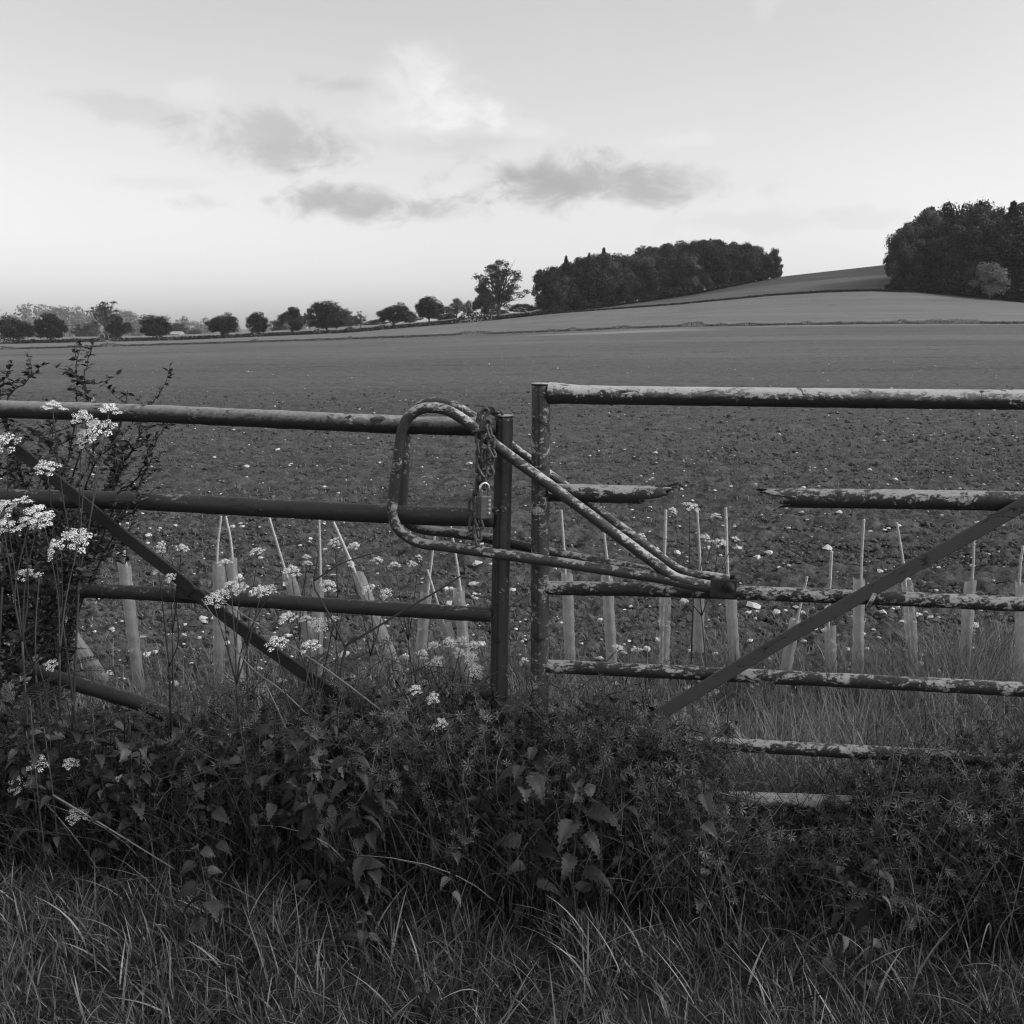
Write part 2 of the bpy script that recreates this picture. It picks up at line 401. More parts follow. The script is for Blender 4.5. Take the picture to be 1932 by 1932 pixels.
def tree_mesh(kind, seed, leaves, leaf):
    """unit-high tree: returns (wood MB, leaves MB)"""
    r = np.random.default_rng(seed); W = MB(); L = MB()
    lobes = []
    if kind == 'conifer':
        W.add(*tube([(0, 0, 0), (0, 0, .5), (0, 0, .98)], [.02, .012, .003], 6))
        n = leaves; t_ = r.random(n)**.7; z = 1 - t_*.94; rad = (.003 + .2 * (1 - z)**.95) * (0.5 + .5 * np.abs(np.sin(z*46))) * np.sqrt(r.random(n))
        a = r.random(n)*2*PI
        C = np.stack([rad*np.cos(a), rad*np.sin(a), z - rad*.35], -1)
        L.add(*cards(C, leaf, r.random(n), np.stack([np.cos(a), np.sin(a), .5 + 0*a], -1)))
        return W, L
    if kind == 'round': cz, rx, rz, nl, lr, trunk = .53, .38, .37, 46, .12, .10
    elif kind == 'wood': cz, rx, rz, nl, lr, trunk = .50, .29, .41, 34, .11, .1
    elif kind == 'open': cz, rx, rz, nl, lr, trunk = .56, .33, .39, 64, .058, .2
    elif kind == 'bush': cz, rx, rz, nl, lr, trunk = .42, .5, .36, 30, .16, .08
    elif kind == 'thin': cz, rx, rz, nl, lr, trunk = .65, .30, .33, 30, .06, .3
    for i in range(nl):
        d = r.normal(size=3); d /= np.linalg.norm(d)
        k = r.uniform(.25, 1)**.5
        p = np.array([d[0]*rx*k, d[1]*rx*k, cz + d[2]*rz*k])
        if kind in ('round', 'wood', 'bush') and d[2] < 0: p[:2] *= 1.15
        if kind == 'round' and d[2] > .5: p[:2] *= .9
        if kind == 'open': p[:2] *= 1.1 - .75*max(0, (p[2]-cz)/rz)
        p[2] = max(p[2], lr*.9 + (.06 if kind != 'bush' else 0))
        q = lr * r.uniform(.75, 1.3)
        p[2] = min(p[2], 1 - q*.9)
        lobes.append((p, q))
    W.add(*tube([(0, 0, -.02), (.004, 0, trunk*.5), (-.006, .004, trunk), (0, 0, cz*.8), (0.01, 0, cz + rz*.6)], [.03, .024, .02, .014, .003], 8))
    for p, q in lobes:
        s = np.array([0, 0, r.uniform(trunk*.8, cz*.9)]); mid_ = (s + p)/2 + r.normal(size=3)*.02
        W.add(*tube(spline([s, mid_, p], 3), np.linspace(.010, .002, 7), 5, cap=False))
        if kind in ('open', 'thin'):
            for _ in range(3):
                e = p + r.normal(size=3)*q*.8
                W.add(*tube([mid_, (mid_+e)/2 + r.normal(size=3)*.01, e], [.004, .003, .001], 4, cap=False))
    per = leaves // nl
    for p, q in lobes:
        d = r.normal(size=(per, 3)); d /= np.linalg.norm(d, axis=1)[:, None]
        rr = q * r.random(per)[:, None]**.38 * (1 + .12 * r.normal(size=(per, 1)))
        C = p + d * rr * np.array([1.1, 1.1, .85])
        tone = np.clip(r.random()**1.3 * .75 + r.random(per)*.3, 0, 1)
        k_ = C[:, 2] < 1.01; C = C[k_]
        L.add(*cards(C, leaf, tone[:len(C)], d[k_] + .35*(C - np.array([0, 0, cz]))/max(rx, rz)))
    return W, L
VAR = {}
def variants(key, kind, n, leaves, leaf, lm, bm=None):
    out = []
    for i in range(n):
        W, L = tree_mesh(kind, hash(key) % 1 + sum(map(ord, key)) + i*17, leaves, leaf)
        a = make_mesh('trunk', np.concatenate(W.V), W.F, np.concatenate(W.A)); a.materials.append(bm or M_bark)
        c = make_mesh('crown', np.concatenate(L.V), L.F, np.concatenate(L.A), False); c.materials.append(lm)
        V = np.concatenate(L.V); lo, hi = np.percentile(V[:, 0], 1), np.percentile(V[:, 0], 99)
        out.append((a, c, hi - lo))
    VAR[key] = out
variants('round', 'round', 4, 10000, .042, M_tree)
variants('wood', 'wood', 5, 11000, .034, M_wood)
variants('open', 'open', 2, 6400, .021, M_thin)
variants('thin', 'thin', 2, 1500, .030, M_thin)
variants('conifer', 'conifer', 2, 7000, .03, M_con)
variants('bush', 'bush', 3, 2600, .075, M_tree)
variants('blossom', 'round', 1, 5200, .045, M_light)
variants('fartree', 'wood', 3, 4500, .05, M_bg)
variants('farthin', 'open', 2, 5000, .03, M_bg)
def plant_tree(name, key, vi, base, height, width, label, cat='tree', group=None):
    tr_, cr_, w0 = VAR[key][vi % len(VAR[key])]
    o = empty(name, base, label, cat, group)
    o.rotation_euler.z = random.random()*6.28
    s = width / (w0 * height)
    o.scale = (height*s, height*s, height)
    link('trunk', tr_, o); link('crown', cr_, o)
    return o
def tree_px(name, key, vi, px, by, ty, wpx, label, Y=None, **kw):
    if Y is None: b = on_land(px, by)
    else: b = np.array([colx(px, Y), Y, z_at(by, Y)])
    b[2] -= .1
    h = (by - ty) / FPX * b[1] * (1.07 if key == 'round' else 1.03); w = wpx / FPX * b[1]
    return plant_tree(name, key, vi, b, h, w, label, **kw)
row = (
 (32, 648, 595, 64, 'round dark tree leftmost in the row, broad crown near the frame edge'),
 (95, 647, 594, 51, 'round dark tree second in the row, standing apart left of the tall thin tree'),
 (225, 643, 600, 44, 'small round dark tree in front of the tall thin-leaved tree'),
 (294, 640, 595, 53, 'round dark tree just left of the low pale barn'),
 (420, 638, 589, 54, 'round dark tree standing alone in the gap right of the barn'),
 (487, 634, 591, 36, 'smallest and narrowest dark tree of the row'),
 (551, 631, 582, 54, 'dark pointed tree between the smallest tree and the biggest round one'),
 (617, 627, 569, 66, 'biggest round dark tree of the row'),
 (743, 617, 570, 56, 'round dark tree right of the little sapling tree'),
 (810, 609, 562, 46, 'dark tree uphill at the right end of the row of round trees'))
for i, (px, by, ty, w, lab) in enumerate(row):
    tree_px('field_tree', 'round', i, px, by, ty, w, lab, group='round trees along the field hedge')
tree_px('tall_tree', 'open', 0, 941, 603, 491, 92, 'tall loose-crowned tree on its own with the sky showing through its leaves')
tree_px('thin_tree', 'thin', 0, 200, 641, 568, 50, 'tall sparse tree with nearly bare branches behind the row of round trees', Y=330)
tree_px('sapling_tree', 'thin', 1, 681, 624, 587, 24, 'little thin sapling tree between two round dark trees')
tree_px('loose_tree', 'open', 1, 862, 602, 562, 34, 'pale loose tree left of the dark bushy tree', Y=330)
tree_px('loose_tree', 'open', 0, 884, 601, 566, 26, 'narrow loose tree squeezed between the pale tree and the bushy one', Y=335)
tree_px('bushy_tree', 'round', 2, 914, 601, 544, 44, 'dark bushy tree close on the left of the tall loose-crowned tree', Y=310)
tree_px('round_bush', 'bush', 0, 987, 590, 570, 48, 'low dark rounded bush on the skyline between tall tree and wood', cat='bush', Y=300)
tree_px('round_bush', 'bush', 1, 1018, 588, 575, 24, 'small dark bush against the left end of the wood', cat='bush', Y=300)
bg = ((150, 640, 612, 30), (172, 640, 608, 34), (333, 636, 608, 36), (366, 634, 620, 24), (518, 629, 604, 18), (530, 628, 612, 26), (583, 626, 583, 26), (645, 622, 583, 40),
      (662, 620, 592, 34), (700, 619, 604, 34), (715, 617, 602, 30), (772, 611, 582, 26), (780, 610, 592, 30), (838, 606, 578, 34), (850, 603, 590, 22), (930, 598, 582, 26), (950, 596, 584, 24))
for i, (px, by, ty, w) in enumerate(bg):
    tree_px('hedgerow_tree', 'fartree' if i % 3 else 'farthin', i, px, by + 1, ty, w, 'grey-green tree standing far back behind the row of round trees', Y=float(prof(px, ((0, 560), (400, 520), (650, 430), (900, 340), (1000, 320)))), group='trees far behind the row')
# woods
WB = ((1012, 592), (1040, 590), (1150, 578), (1302, 556), (1411, 533), (1476, 521)); WT = ((1012, 528), (1022, 505), (1042, 490), (1068, 480), (1090, 490), (1105, 478), (1135, 469), (1160, 472), (1190, 465), (1230, 463), (1260, 457), (1300, 452), (1340, 450), (1370, 453), (1405, 452), (1425, 462), (1440, 470), (1455, 470), (1466, 490), (1476, 505))
rr_ = random.Random(5)
for depth in range(3):
    px = 1026.0 if depth < 2 else 1050
    while px < 1474:
        by = prof(px, WB); b = on_land(px, by); b[1] += depth * 7; b[0] = colx(px, b[1]); b[2] = gz(px, b[1]) - .3
        ty = prof(px, WT) + rr_.uniform(-3, 9) + (depth == 0) * rr_.uniform(6, 46)
        h = (px_of(b)[1] - ty) / FPX * b[1]; w = rr_.uniform(.42, .66) * h
        if px > 1440: w *= .75
        if depth == 0 and 1300 < px < 1325: w, h = w, h * .55
        plant_tree('wood_tree', 'wood', rr_.randrange(5), b, h, w, 'dark broadleaved tree in the wood at the middle of the skyline', group='trees of the middle wood')
        px += rr_.uniform(15, 24) * (1 if depth < 1 else 1.2)
for px, ty in ((1067, 487), (1110, 482), (1137, 473)):
    b = on_land(px, prof(px, WB)); b[1] += 5 + rr_.random()*6; b[0] = colx(px, b[1]); b[2] = gz(px, b[1])
    h = (px_of(b)[1] - ty) / FPX * b[1]
    plant_tree('wood_conifer', 'conifer', rr_.randrange(2), b, h, h*rr_.uniform(.34, .46), 'dark spiky conifer rising among the left part of the middle wood', group='conifers of the middle wood')
RB = ((1668, 549), (1700, 551), (1932, 574), (2100, 590)); RT = ((1668, 470), (1680, 435), (1710, 410), (1750, 385), (1800, 379), (1850, 377), (1880, 386), (1893, 380), (1932, 385), (2100, 380))
for depth in range(4):
    px = 1692.0 + depth * 3
    while px < 2150:
        b = on_land(px, prof(px, RB)); b[1] = D2f(px) + 4 + depth * 6; b[0] = colx(px, b[1]); b[2] = gz(px, b[1]) - .3
        ty = prof(px, RT) + rr_.uniform(-4, 9) + (3 - depth) * rr_.uniform(6, 36) * (px > 1715)
        h = (px_of(b)[1] - ty) / FPX * b[1]; w = rr_.uniform(.36, .56) * h
        if px < 1720: w = min(w, 2 * (px - 1668) / FPX * b[1])
        plant_tree('wood_tree', 'wood', rr_.randrange(5), b, h, w, 'dark broadleaved tree in the tall wood on the right of the hill', group='trees of the right wood')
        px += rr_.uniform(20, 32)
b = on_land(1893, 574); b[1] += 14; b[0] = colx(1893, b[1]); b[2] = gz(1893, b[1])
plant_tree('wood_conifer', 'conifer', 0, b, (px_of(b)[1] - 389)/FPX*b[1], 10, 'single dark conifer tip standing out of the top of the right wood')
px = 1862; b = np.array([colx(px, D2f(px) - 1), float(D2f(px) - 1), float(gz(px, D2f(px) - 1))]); b[2] -= .2
plant_tree('blossoming_tree', 'blossom', 0, b, 76/FPX*b[1], 60/FPX*b[1], 'pale blossoming small tree shining against the dark right wood')
for px, h, w in ((1690, 30, 44), (1730, 34, 50), (1775, 40, 56), (1820, 36, 50), (1905, 40, 52), (1940, 34, 50)):
    Yb = float(D2f(px) + 1); b = np.array([colx(px, Yb), Yb, float(gz(px, Yb)) - .3])
    plant_tree('edge_bush', 'bush', rr_.randrange(3), b, h/FPX*Yb, w/FPX*Yb, 'dark bush along the foot of the right wood', 'bush', 'bushes at the foot of the right wood')
for px in range(1045, 1462, 24):
    b = on_land(px, prof(px, WB) + .6); b[2] -= .3
    h = rr_.uniform(14, 30)/FPX*b[1]
    plant_tree('edge_bush', 'bush', rr_.randrange(3), b, h, h*rr_.uniform(1.1, 1.6), 'dark bush along the foot of the middle wood', 'bush', 'bushes at the foot of the middle wood')
# far wooded slopes, one mass
fw = MB()
for i in range(330):
    hx = rng.uniform(-900, 620); hy = rng.uniform(730, 1240)
    j = np.searchsorted(hill_s[1], hy); z = np.interp(hx, hp, hill_s[2][min(j, 15)])
    h = rng.uniform(9, 16) if hx < 260 else rng.uniform(6, 11); w = h * rng.uniform(.8, 1.2)
    nn = 130; d = rng.normal(size=(nn, 3)); d /= np.linalg.norm(d, axis=1)[:, None]; d *= rng.random((nn, 1))**.35
    C = np.array([colx(hx, hy), hy, z + h*.5]) + d * np.array([w*.5, w*.5, h*.52])
    fw.add(*cards(C, h*.16, rng.random()*.5 + rng.random(nn)*.5, d))
for i in range(150):
    hx = rng.uniform(-900, 400); hy = rng.uniform(600, 690); h = rng.uniform(5, 9); w = h*rng.uniform(.9, 1.4); nn = 150
    d = rng.normal(size=(nn, 3)); d /= np.linalg.norm(d, axis=1)[:, None]; d *= rng.random((nn, 1))**.35
    C = np.array([colx(hx, hy), hy, float(gz(hx, hy)) + h*.5]) + d * np.array([w*.5, w*.5, h*.52])
    fw.add(*cards(C, h*.14, rng.random()*.5 + rng.random(nn)*.5, d))
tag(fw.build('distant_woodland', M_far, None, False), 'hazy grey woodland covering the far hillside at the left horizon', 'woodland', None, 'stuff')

# hedges / rough grass strips along the field boundaries
def strip(name, line, Df, p0, p1, n, hfun, mat, label, cat='hedge', leaf=.22):
    m_ = MB(); pp = rng.uniform(p0, p1, n); Yv = Df(pp) + rng.normal(0, .55, n)
    hh = hfun(pp) * rng.random(n)
    C = np.stack([colx(pp, Yv), Yv, gz(pp, Yv) + hh], -1)
    m_.add(*cards(C, leaf, rng.random(n)))
    return tag(m_.build(name, mat, None, False), label, cat)
def hb(base, amp, fr):
    return lambda p: base + amp * np.clip(vn(p*fr, p*0+3.3, 2) * 2.6, 0, 1)**2
strip('field_boundary_strip', L1, D1f, -300, 2300, 34000, hb(.30, .38, .05), M_hedge, 'thin dark strip of rough weeds dividing the ploughed field from the pale field', 'weed strip', .13)
strip('low_hedge', L2, D2f, -300, 1060, 16000, hb(.9, 1.8, .05), M_hedge, 'low dark hedge running under the row of round trees', 'hedge', .42)
m_ = MB(); n = 6000; pp = rng.uniform(1040, 1700, n); Yv = D2f(pp) + rng.normal(0, .5, n)
m_.add(*cards(np.stack([colx(pp, Yv), Yv, gz(pp, Yv) + rng.random(n)*.35], -1), .3, rng.random(n)))
tag(m_.build('crest_weed_strip', M_hedge, None, False), 'dark weedy edge along the crest of the pale field below the wood', 'weed strip')

# low barn far left
bb = on_land(331, 634); Yb = 430.
def box(a, b_):
    (x0, y0, z0), (x1, y1, z1) = a, b_
    V = [(x, y, z) for z in (z0, z1) for x, y in ((x0, y0), (x1, y0), (x1, y1), (x0, y1))]
    return V, [(3, 2, 1, 0), (4, 5, 6, 7), (0, 1, 5, 4), (1, 2, 6, 5), (2, 3, 7, 6), (3, 0, 4, 7)]
r_ = np.array([colx(331, Yb), Yb, float(z_at(636, Yb))])
barn = empty('barn', r_, 'low pale farm building seen small between the left trees', 'building')
MB().add(*box((-2.6, -3, -.5), (2.6, 3, 1.3))).build('wall', M_barn, barn, False)
MB().add([(-2.9, -3.3, 1.3), (2.9, -3.3, 1.3), (2.9, 3.3, 1.3), (-2.9, 3.3, 1.3), (-2.9, 0, 2.3), (2.9, 0, 2.3)], [(0, 1, 5, 4), (2, 3, 4, 5), (0, 4, 3), (1, 2, 5), (3, 2, 1, 0)]).build('roof', M_roof, barn, False)
MB().add(*box((-.5, -3.06, -.4), (.6, -3.002, 1.0))).build('door', M_rust, barn, False)

# ------------------------------------------------------------------ gates
def rail_mesh(pts, r_, ends=(1, 1), off=0, n=22, flat=None, m=MB):
    path = spline([G(x, y, off) for x, y in pts], 14)
    rad = np.full(len(path), r_) * (1 + .02 * rng.normal(size=len(path)))
    return path, rad
def notch(ang, w=.10, dep=.30):
    return lambda th: 1 - dep * np.exp(-(((th - ang + PI) % (2*PI) - PI) / w)**2)
Lroot = G(945, 1618); gl = empty('metal_gate', Lroot, 'dark left-hand tubular metal gate, lower bars bent and overgrown with white cow parsley', 'gate', 'pair of field gates')
def part(mb, name, mat, root, smooth=True):
    return mb.build(name, mat, root, smooth, rel=root.location)
# left gate
def seam_ang(path):
    # angle of the side of a post that faces the camera, a little to the left
    T, Nn, B = frames(path); d = np.array([-.36, -1, 0]); d /= np.linalg.norm(d)
    return math.atan2(d.dot(B[0]), d.dot(Nn[0])) % (2*PI)
post = np.array([G(x, y) for x, y in ((951, 786), (949, 900), (946, 1030), (943, 1180), (941, 1330), (938, 1640))])
post = spline(post, 16)
mb = MB(); mb.add(*tube(post, 17.2/FPX*2.79, 64, True, notch(seam_ang(post), .055, .26), .0003))
pl = part(mb, 'post', M_postL, gl)
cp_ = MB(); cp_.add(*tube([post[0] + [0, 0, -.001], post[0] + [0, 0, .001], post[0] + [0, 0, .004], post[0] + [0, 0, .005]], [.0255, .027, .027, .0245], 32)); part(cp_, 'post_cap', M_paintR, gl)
def add_rail(root, name, pts, rpx, mat, off=0, n=24):
    path = spline([G(x, y, off) for x, y in pts], 14)
    d = np.array([p[1] for p in path])
    rad = rpx / FPX * 2.82 * (1 + .012 * rng.normal(size=len(path)))
    mb = MB(); mb.add(*tube(path, rad, n, True, None, .0004)); return part(mb, name, mat, root)
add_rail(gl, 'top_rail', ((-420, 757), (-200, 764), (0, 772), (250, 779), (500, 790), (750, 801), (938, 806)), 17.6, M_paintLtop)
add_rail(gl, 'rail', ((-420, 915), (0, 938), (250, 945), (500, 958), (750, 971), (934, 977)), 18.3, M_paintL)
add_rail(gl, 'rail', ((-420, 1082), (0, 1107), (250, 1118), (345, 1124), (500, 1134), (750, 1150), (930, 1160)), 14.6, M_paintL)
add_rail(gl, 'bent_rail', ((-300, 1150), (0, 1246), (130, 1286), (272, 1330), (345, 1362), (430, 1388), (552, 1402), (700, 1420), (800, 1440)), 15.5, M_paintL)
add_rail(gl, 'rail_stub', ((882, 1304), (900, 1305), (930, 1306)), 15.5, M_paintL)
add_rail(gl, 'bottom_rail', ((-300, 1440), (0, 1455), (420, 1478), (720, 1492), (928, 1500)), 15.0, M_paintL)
def add_bar(root, name, pts, wpx, mat, off, t=.008):
    path = spline([G(x, y, off) for x, y in pts], 8)
    mb = MB(); mb.add(*bar(path, wpx/FPX*2.8, t, np.array([0, 0, 1.]))); return part(mb, name, mat, root, False)
add_bar(gl, 'diagonal_brace', ((12, 832), (120, 918), (240, 1016), (345, 1098), (362, 1118)), 26, M_bar, -.045)
add_bar(gl, 'diagonal_brace', ((360, 1112), (470, 1198), (560, 1262), (690, 1352), (720, 1376)), 26, M_bar, -.040)
mb = MB(); q = G(352, 1118, -.035)
mb.add(*bar([q + [-.028, 0, .012], q + [.03, 0, .004]], .062, .014, np.array([0, 0, 1.]))); part(mb, 'joint_bracket', M_bar, gl, False)
# right gate
Rroot = G(1020, 1618); gr = empty('metal_gate', Rroot, 'flaking pale right-hand tubular metal gate with its second rail snapped through', 'gate', 'pair of field gates')
post = spline(np.array([G(x, y) for x, y in ((1021, 726), (1020, 900), (1019, 1080), (1018, 1280), (1018, 1640))]), 16)
mb = MB(); mb.add(*tube(post, 17.8/FPX*2.74, 64, True, notch(seam_ang(post), .055, .26), .0003)); part(mb, 'post', M_post, gr)
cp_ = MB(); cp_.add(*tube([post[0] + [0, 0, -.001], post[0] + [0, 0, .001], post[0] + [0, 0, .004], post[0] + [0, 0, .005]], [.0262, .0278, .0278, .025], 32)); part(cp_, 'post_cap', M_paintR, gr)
path = spline([G(x, y) for x, y in ((1034, 741), (1045, 742), (1070, 743), (1110, 745), (1250, 747), (1500, 750), (1750, 753), (1932, 754.5), (2350, 758))], 14)
rad = np.interp(np.arange(len(path))/14, [0, 1, 2, 3, 9], [20.5, 21, 19, 18, 18]) / FPX * 2.70
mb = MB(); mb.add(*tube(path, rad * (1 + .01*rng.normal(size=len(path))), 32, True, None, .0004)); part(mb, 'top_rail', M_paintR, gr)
def jag(pts, rpx, prof_fn, name, root, mat):
    """hollow rusted-through tube: walls end in a torn edge at its last point; prof_fn(theta) = extra length"""
    path = spline([G(x, y) for x, y in pts], 14); T, Nn, B = frames(path); n = 40; m_ = len(path)
    th = np.linspace(0, 2*PI, n, endpoint=False); r0 = rpx/FPX*2.72
    def wall(rf):
        V = path[:, None] + r0*rf*(np.cos(th)[None, :, None]*Nn[:, None] + np.sin(th)[None, :, None]*B[:, None])
        V = V + rng.normal(0, .0004, (m_, n, 1)) * (np.cos(th)[None, :, None]*Nn[:, None])
        ext = prof_fn(th); k = np.linspace(0, 1, m_)[None].T
        w_ = np.clip((k - .85)/.15, 0, 1)
        return V + (w_ * ext[None])[..., None] * T[-1]
    A, C = wall(1.0), wall(.86)
    i = np.arange(m_-1)[:, None]*n; j = np.arange(n)[None]; j2 = (j+1) % n
    F1 = np.stack([i+j, i+j2, i+n+j2, i+n+j], -1).reshape(-1, 4)
    F2 = F1[:, ::-1] + m_*n
    e = (m_-1)*n; jj = np.arange(n); k2 = (jj+1) % n
    F3 = np.stack([e+jj, e+k2, e+k2+m_*n, e+jj+m_*n], -1)
    mb = MB(); mb.add(np.concatenate([A.reshape(-1, 3), C.reshape(-1, 3)]), np.concatenate([F1, F2, F3])); return part(mb, name, mat, root)
def tear(top, bot, cut, seed):
    r2 = np.random.default_rng(seed); k = r2.random(26); k2 = r2.random(13)
    def f(th):
        c = np.cos(th)          # +1 on the up side
        base = bot + (top - bot) / (1 + np.exp(-(c - cut)*14))
        return base + .026*(np.interp(th, np.linspace(0, 2*PI, 26), k) - .5) + .03*(np.round(np.interp(th, np.linspace(0, 2*PI, 13), k2)*2)/2 - .5)
    return f
jag(((1036, 929), (1080, 930), (1150, 932), (1230, 934)), 17.5, tear(.050, -.035, -.35, 2), 'broken_rail', gr, M_railB)
jag(((2350, 955), (1932, 946), (1700, 942), (1478, 939.5)), 18.2, tear(.055, .0, .45, 5), 'broken_rail', gr, M_railB)
# a bent sliver still clinging to the left stub
mb = MB(); mb.add(*bar(spline([G(1236, 918, -.004), G(1256, 918, -.004), G(1280, 912, -.004)], 5), .006, .003, np.array([0, 0, 1.]))); part(mb, 'torn_sliver', M_rust, gr, False)
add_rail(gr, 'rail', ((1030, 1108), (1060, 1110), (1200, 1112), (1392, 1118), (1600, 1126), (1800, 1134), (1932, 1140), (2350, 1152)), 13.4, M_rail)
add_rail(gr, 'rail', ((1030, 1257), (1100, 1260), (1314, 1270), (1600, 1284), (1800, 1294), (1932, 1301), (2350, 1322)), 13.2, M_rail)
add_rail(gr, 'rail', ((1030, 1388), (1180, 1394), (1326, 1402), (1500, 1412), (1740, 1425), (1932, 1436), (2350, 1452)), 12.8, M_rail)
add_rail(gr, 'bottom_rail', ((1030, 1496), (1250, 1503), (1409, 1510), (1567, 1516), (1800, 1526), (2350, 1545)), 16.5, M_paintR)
add_bar(gr, 'diagonal_brace', ((2350, 716), (2100, 856), (1932, 951), (1824, 1013), (1705, 1079), (1600, 1138), (1484, 1204), (1341, 1289), (1280, 1326), (1235, 1354)), 25, M_barR, -.042)
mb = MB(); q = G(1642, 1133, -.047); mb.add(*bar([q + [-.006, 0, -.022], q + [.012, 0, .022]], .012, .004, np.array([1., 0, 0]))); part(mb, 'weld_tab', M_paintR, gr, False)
# latch: two bent loops either side of the gates, pinned on the third rail
fl = [(1895, 1150), (1800, 1140), (1700, 1122), (1600, 1092), (1500, 1020), (1300, 872), (1100, 722), (900, 575), (700, 428), (600, 352), (530, 292), (470, 248), (410, 218), (350, 205), (290, 207), (240, 228), (200, 266), (178, 318), (166, 380), (150, 500), (134, 620), (123, 720), (128, 780), (150, 832), (190, 874), (240, 902), (300, 920), (450, 938), (690, 972), (850, 995), (1000, 1016), (1250, 1055), (1500, 1092), (1640, 1122), (1800, 1150), (1890, 1160)]
bl = [(1890, 1106), (1780, 1090), (1680, 1078), (1590, 1032), (1480, 950), (1250, 780), (1000, 595), (800, 448), (640, 322), (560, 262), (490, 216), (420, 184), (350, 174), (285, 188), (235, 230), (208, 290), (197, 360), (190, 500), (182, 640), (180, 730), (195, 790), (235, 828), (310, 848), (450, 862), (640, 892), (950, 962), (1200, 1010), (1480, 1062), (1640, 1090)]
mb = MB()
mb.add(*tube(spline([G(*z5(x, y), -.062) for x, y in fl], 5), 10.4/FPX*2.74, 18, True, None, .0003))
mb.add(*tube(spline([G(*z5(x, y), .062) for x, y in bl], 5), 9.6/FPX*2.84, 18, True, None, .0003))
latch = part(mb, 'latch_loop', M_latch, gr)
mb = MB(); q0 = G(1340, 1109, -.078); q1 = G(1388, 1112, -.078)
mb.add(*bar([q0, q1], .052, .008, np.array([0, 0, 1.]))); q0 = G(1340, 1102, .08); q1 = G(1388, 1101, .08); mb.add(*bar([q0, q1], .05, .008, np.array([0, 0, 1.])))
q0 = G(1387, 1106, -.078); q1 = G(1387, 1102, .08); mb.add(*bar([q0, q1], .044, .008, np.array([0, 0, 1.])))
br = part(mb, 'hinge_bracket', M_rust, gr, False); br.parent = latch
mb = MB(); q = G(1376, 1108, -.084); nrm = np.array([GK, -1, 0]) * -1; nrm = np.array([0.156, -.988, 0])
mb.add(*tube([q, q + nrm*.006], .014, 24)); mb.add(*tube([q + nrm*.006, q + nrm*.016], .0092, 6)); mb.add(*tube([q + nrm*.016, q + nrm*.022], .005, 12))
bo = part(mb, 'bolt', M_rust, gr); bo.parent = latch

# ------------------------------------------------------------------ chain and padlock
def link_mesh(L=.043, Wd=.0235, r_=.0039):
    h = (L - Wd)/2; k = (Wd/2 - r_); pts = []
    for a in np.linspace(0, PI, 9): pts.append((k*math.cos(a), 0, h + k*math.sin(a)))
    for a in np.linspace(PI, 2*PI, 9): pts.append((k*math.cos(a), 0, -h + k*math.sin(a)))
    pts = np.array(pts); m_ = len(pts); n = 10; V = []
    T = np.roll(pts, -1, 0) - np.roll(pts, 1, 0); T /= np.linalg.norm(T, axis=1)[:, None]; Bv = np.array([0, 1., 0])
    for p, t_ in zip(pts, T):
        nn = np.cross(Bv, t_)
        for a in np.linspace(0, 2*PI, n, endpoint=False): V.append(p + r_*(math.cos(a)*nn + math.sin(a)*Bv))
    i = np.arange(m_)[:, None]*n; i2 = ((np.arange(m_)+1) % m_)[:, None]*n; j = np.arange(n)[None]; j2 = (j+1) % n
    me = make_mesh('link', np.array(V), [np.stack([i+j, i+j2, i2+j2, i2+j], -1).reshape(-1, 4)], np.full(m_*n, .5)); me.materials.append(M_chain); return me
lm = link_mesh()
croot = G(*zc(380, 240), -.05)
ch = empty('chain', croot, 'rusty steel chain looped round the gate head and hanging with the padlock', 'chain')
def chain_link(a, roll, facing, off, sc_=1.0):
    o = link('link', lm, ch); p = G(*zc(*a), off) - croot
    # facing: turn about the link's own length; roll: lean in the picture plane
    M = Matrix.Translation(Vector(p)) @ Matrix.Rotation(R(-9), 4, 'Z') @ Matrix.Rotation(R(roll), 4, 'Y') @ Matrix.Rotation(R(facing), 4, 'Z') @ Matrix.Scale(sc_, 4)
    o.matrix_local = M
for a, ro, fa, of in (
  ((300, 300), 10, 70, -.030), ((345, 262), 35, 15, -.062), ((395, 228), 62, 30, -.050), ((440, 238), 95, 75, -.035), ((480, 246), 110, 20, -.022),
  ((330, 345), 8, 80, -.085), ((372, 385), 27, 12, -.100), ((305, 445), 80, 65, -.098), ((300, 515), 3, 5, -.095), ((345, 460), 4, 80, -.088),
  ((405, 440), -14, 70, -.100), ((427, 555), 0, 4, -.098), ((435, 650), -28, 68, -.102), ((305, 620), -10, 75, -.100), ((308, 690), 0, 12, -.095), ((338, 700), 2, 82, -.098),
  ((370, 700), 3, 80, -.090), ((420, 715), 6, 20, -.092), ((388, 760), 60, 30, -.095), ((292, 800), 4, 60, -.098), ((330, 855), -30, 60, -.100), ((330, 900), 32, 20, -.096), ((405, 835), -25, 10, -.092),
  ((390, 900), 12, 55, -.094), ((300, 960), 10, 20, -.090), ((372, 985), 12, 50, -.090), ((285, 1040), 14, 70, -.080), ((262, 1120), 5, 55, -.075),
  ((225, 1210), 4, 12, -.075), ((255, 1220), -3, 78, -.070), ((238, 1320), 3, 76, -.075), ((222, 1420), 6, 50, -.076), ((268, 1360), -14, 70, -.074), ((300, 1405), -18, 8, -.076), ((258, 1480), 4, 70, -.074), ((288, 1520), -8, 30, -.078), ((272, 1575), -14, 80, -.078)):
    chain_link(a, ro, fa, of, 1.0)
lroot = G(*zc(350, 1235), -.105)
lock = empty('padlock', lroot, 'dark combination padlock with a bright shackle hanging from the chain', 'padlock')
lock.rotation_euler = (0, R(2), R(28))
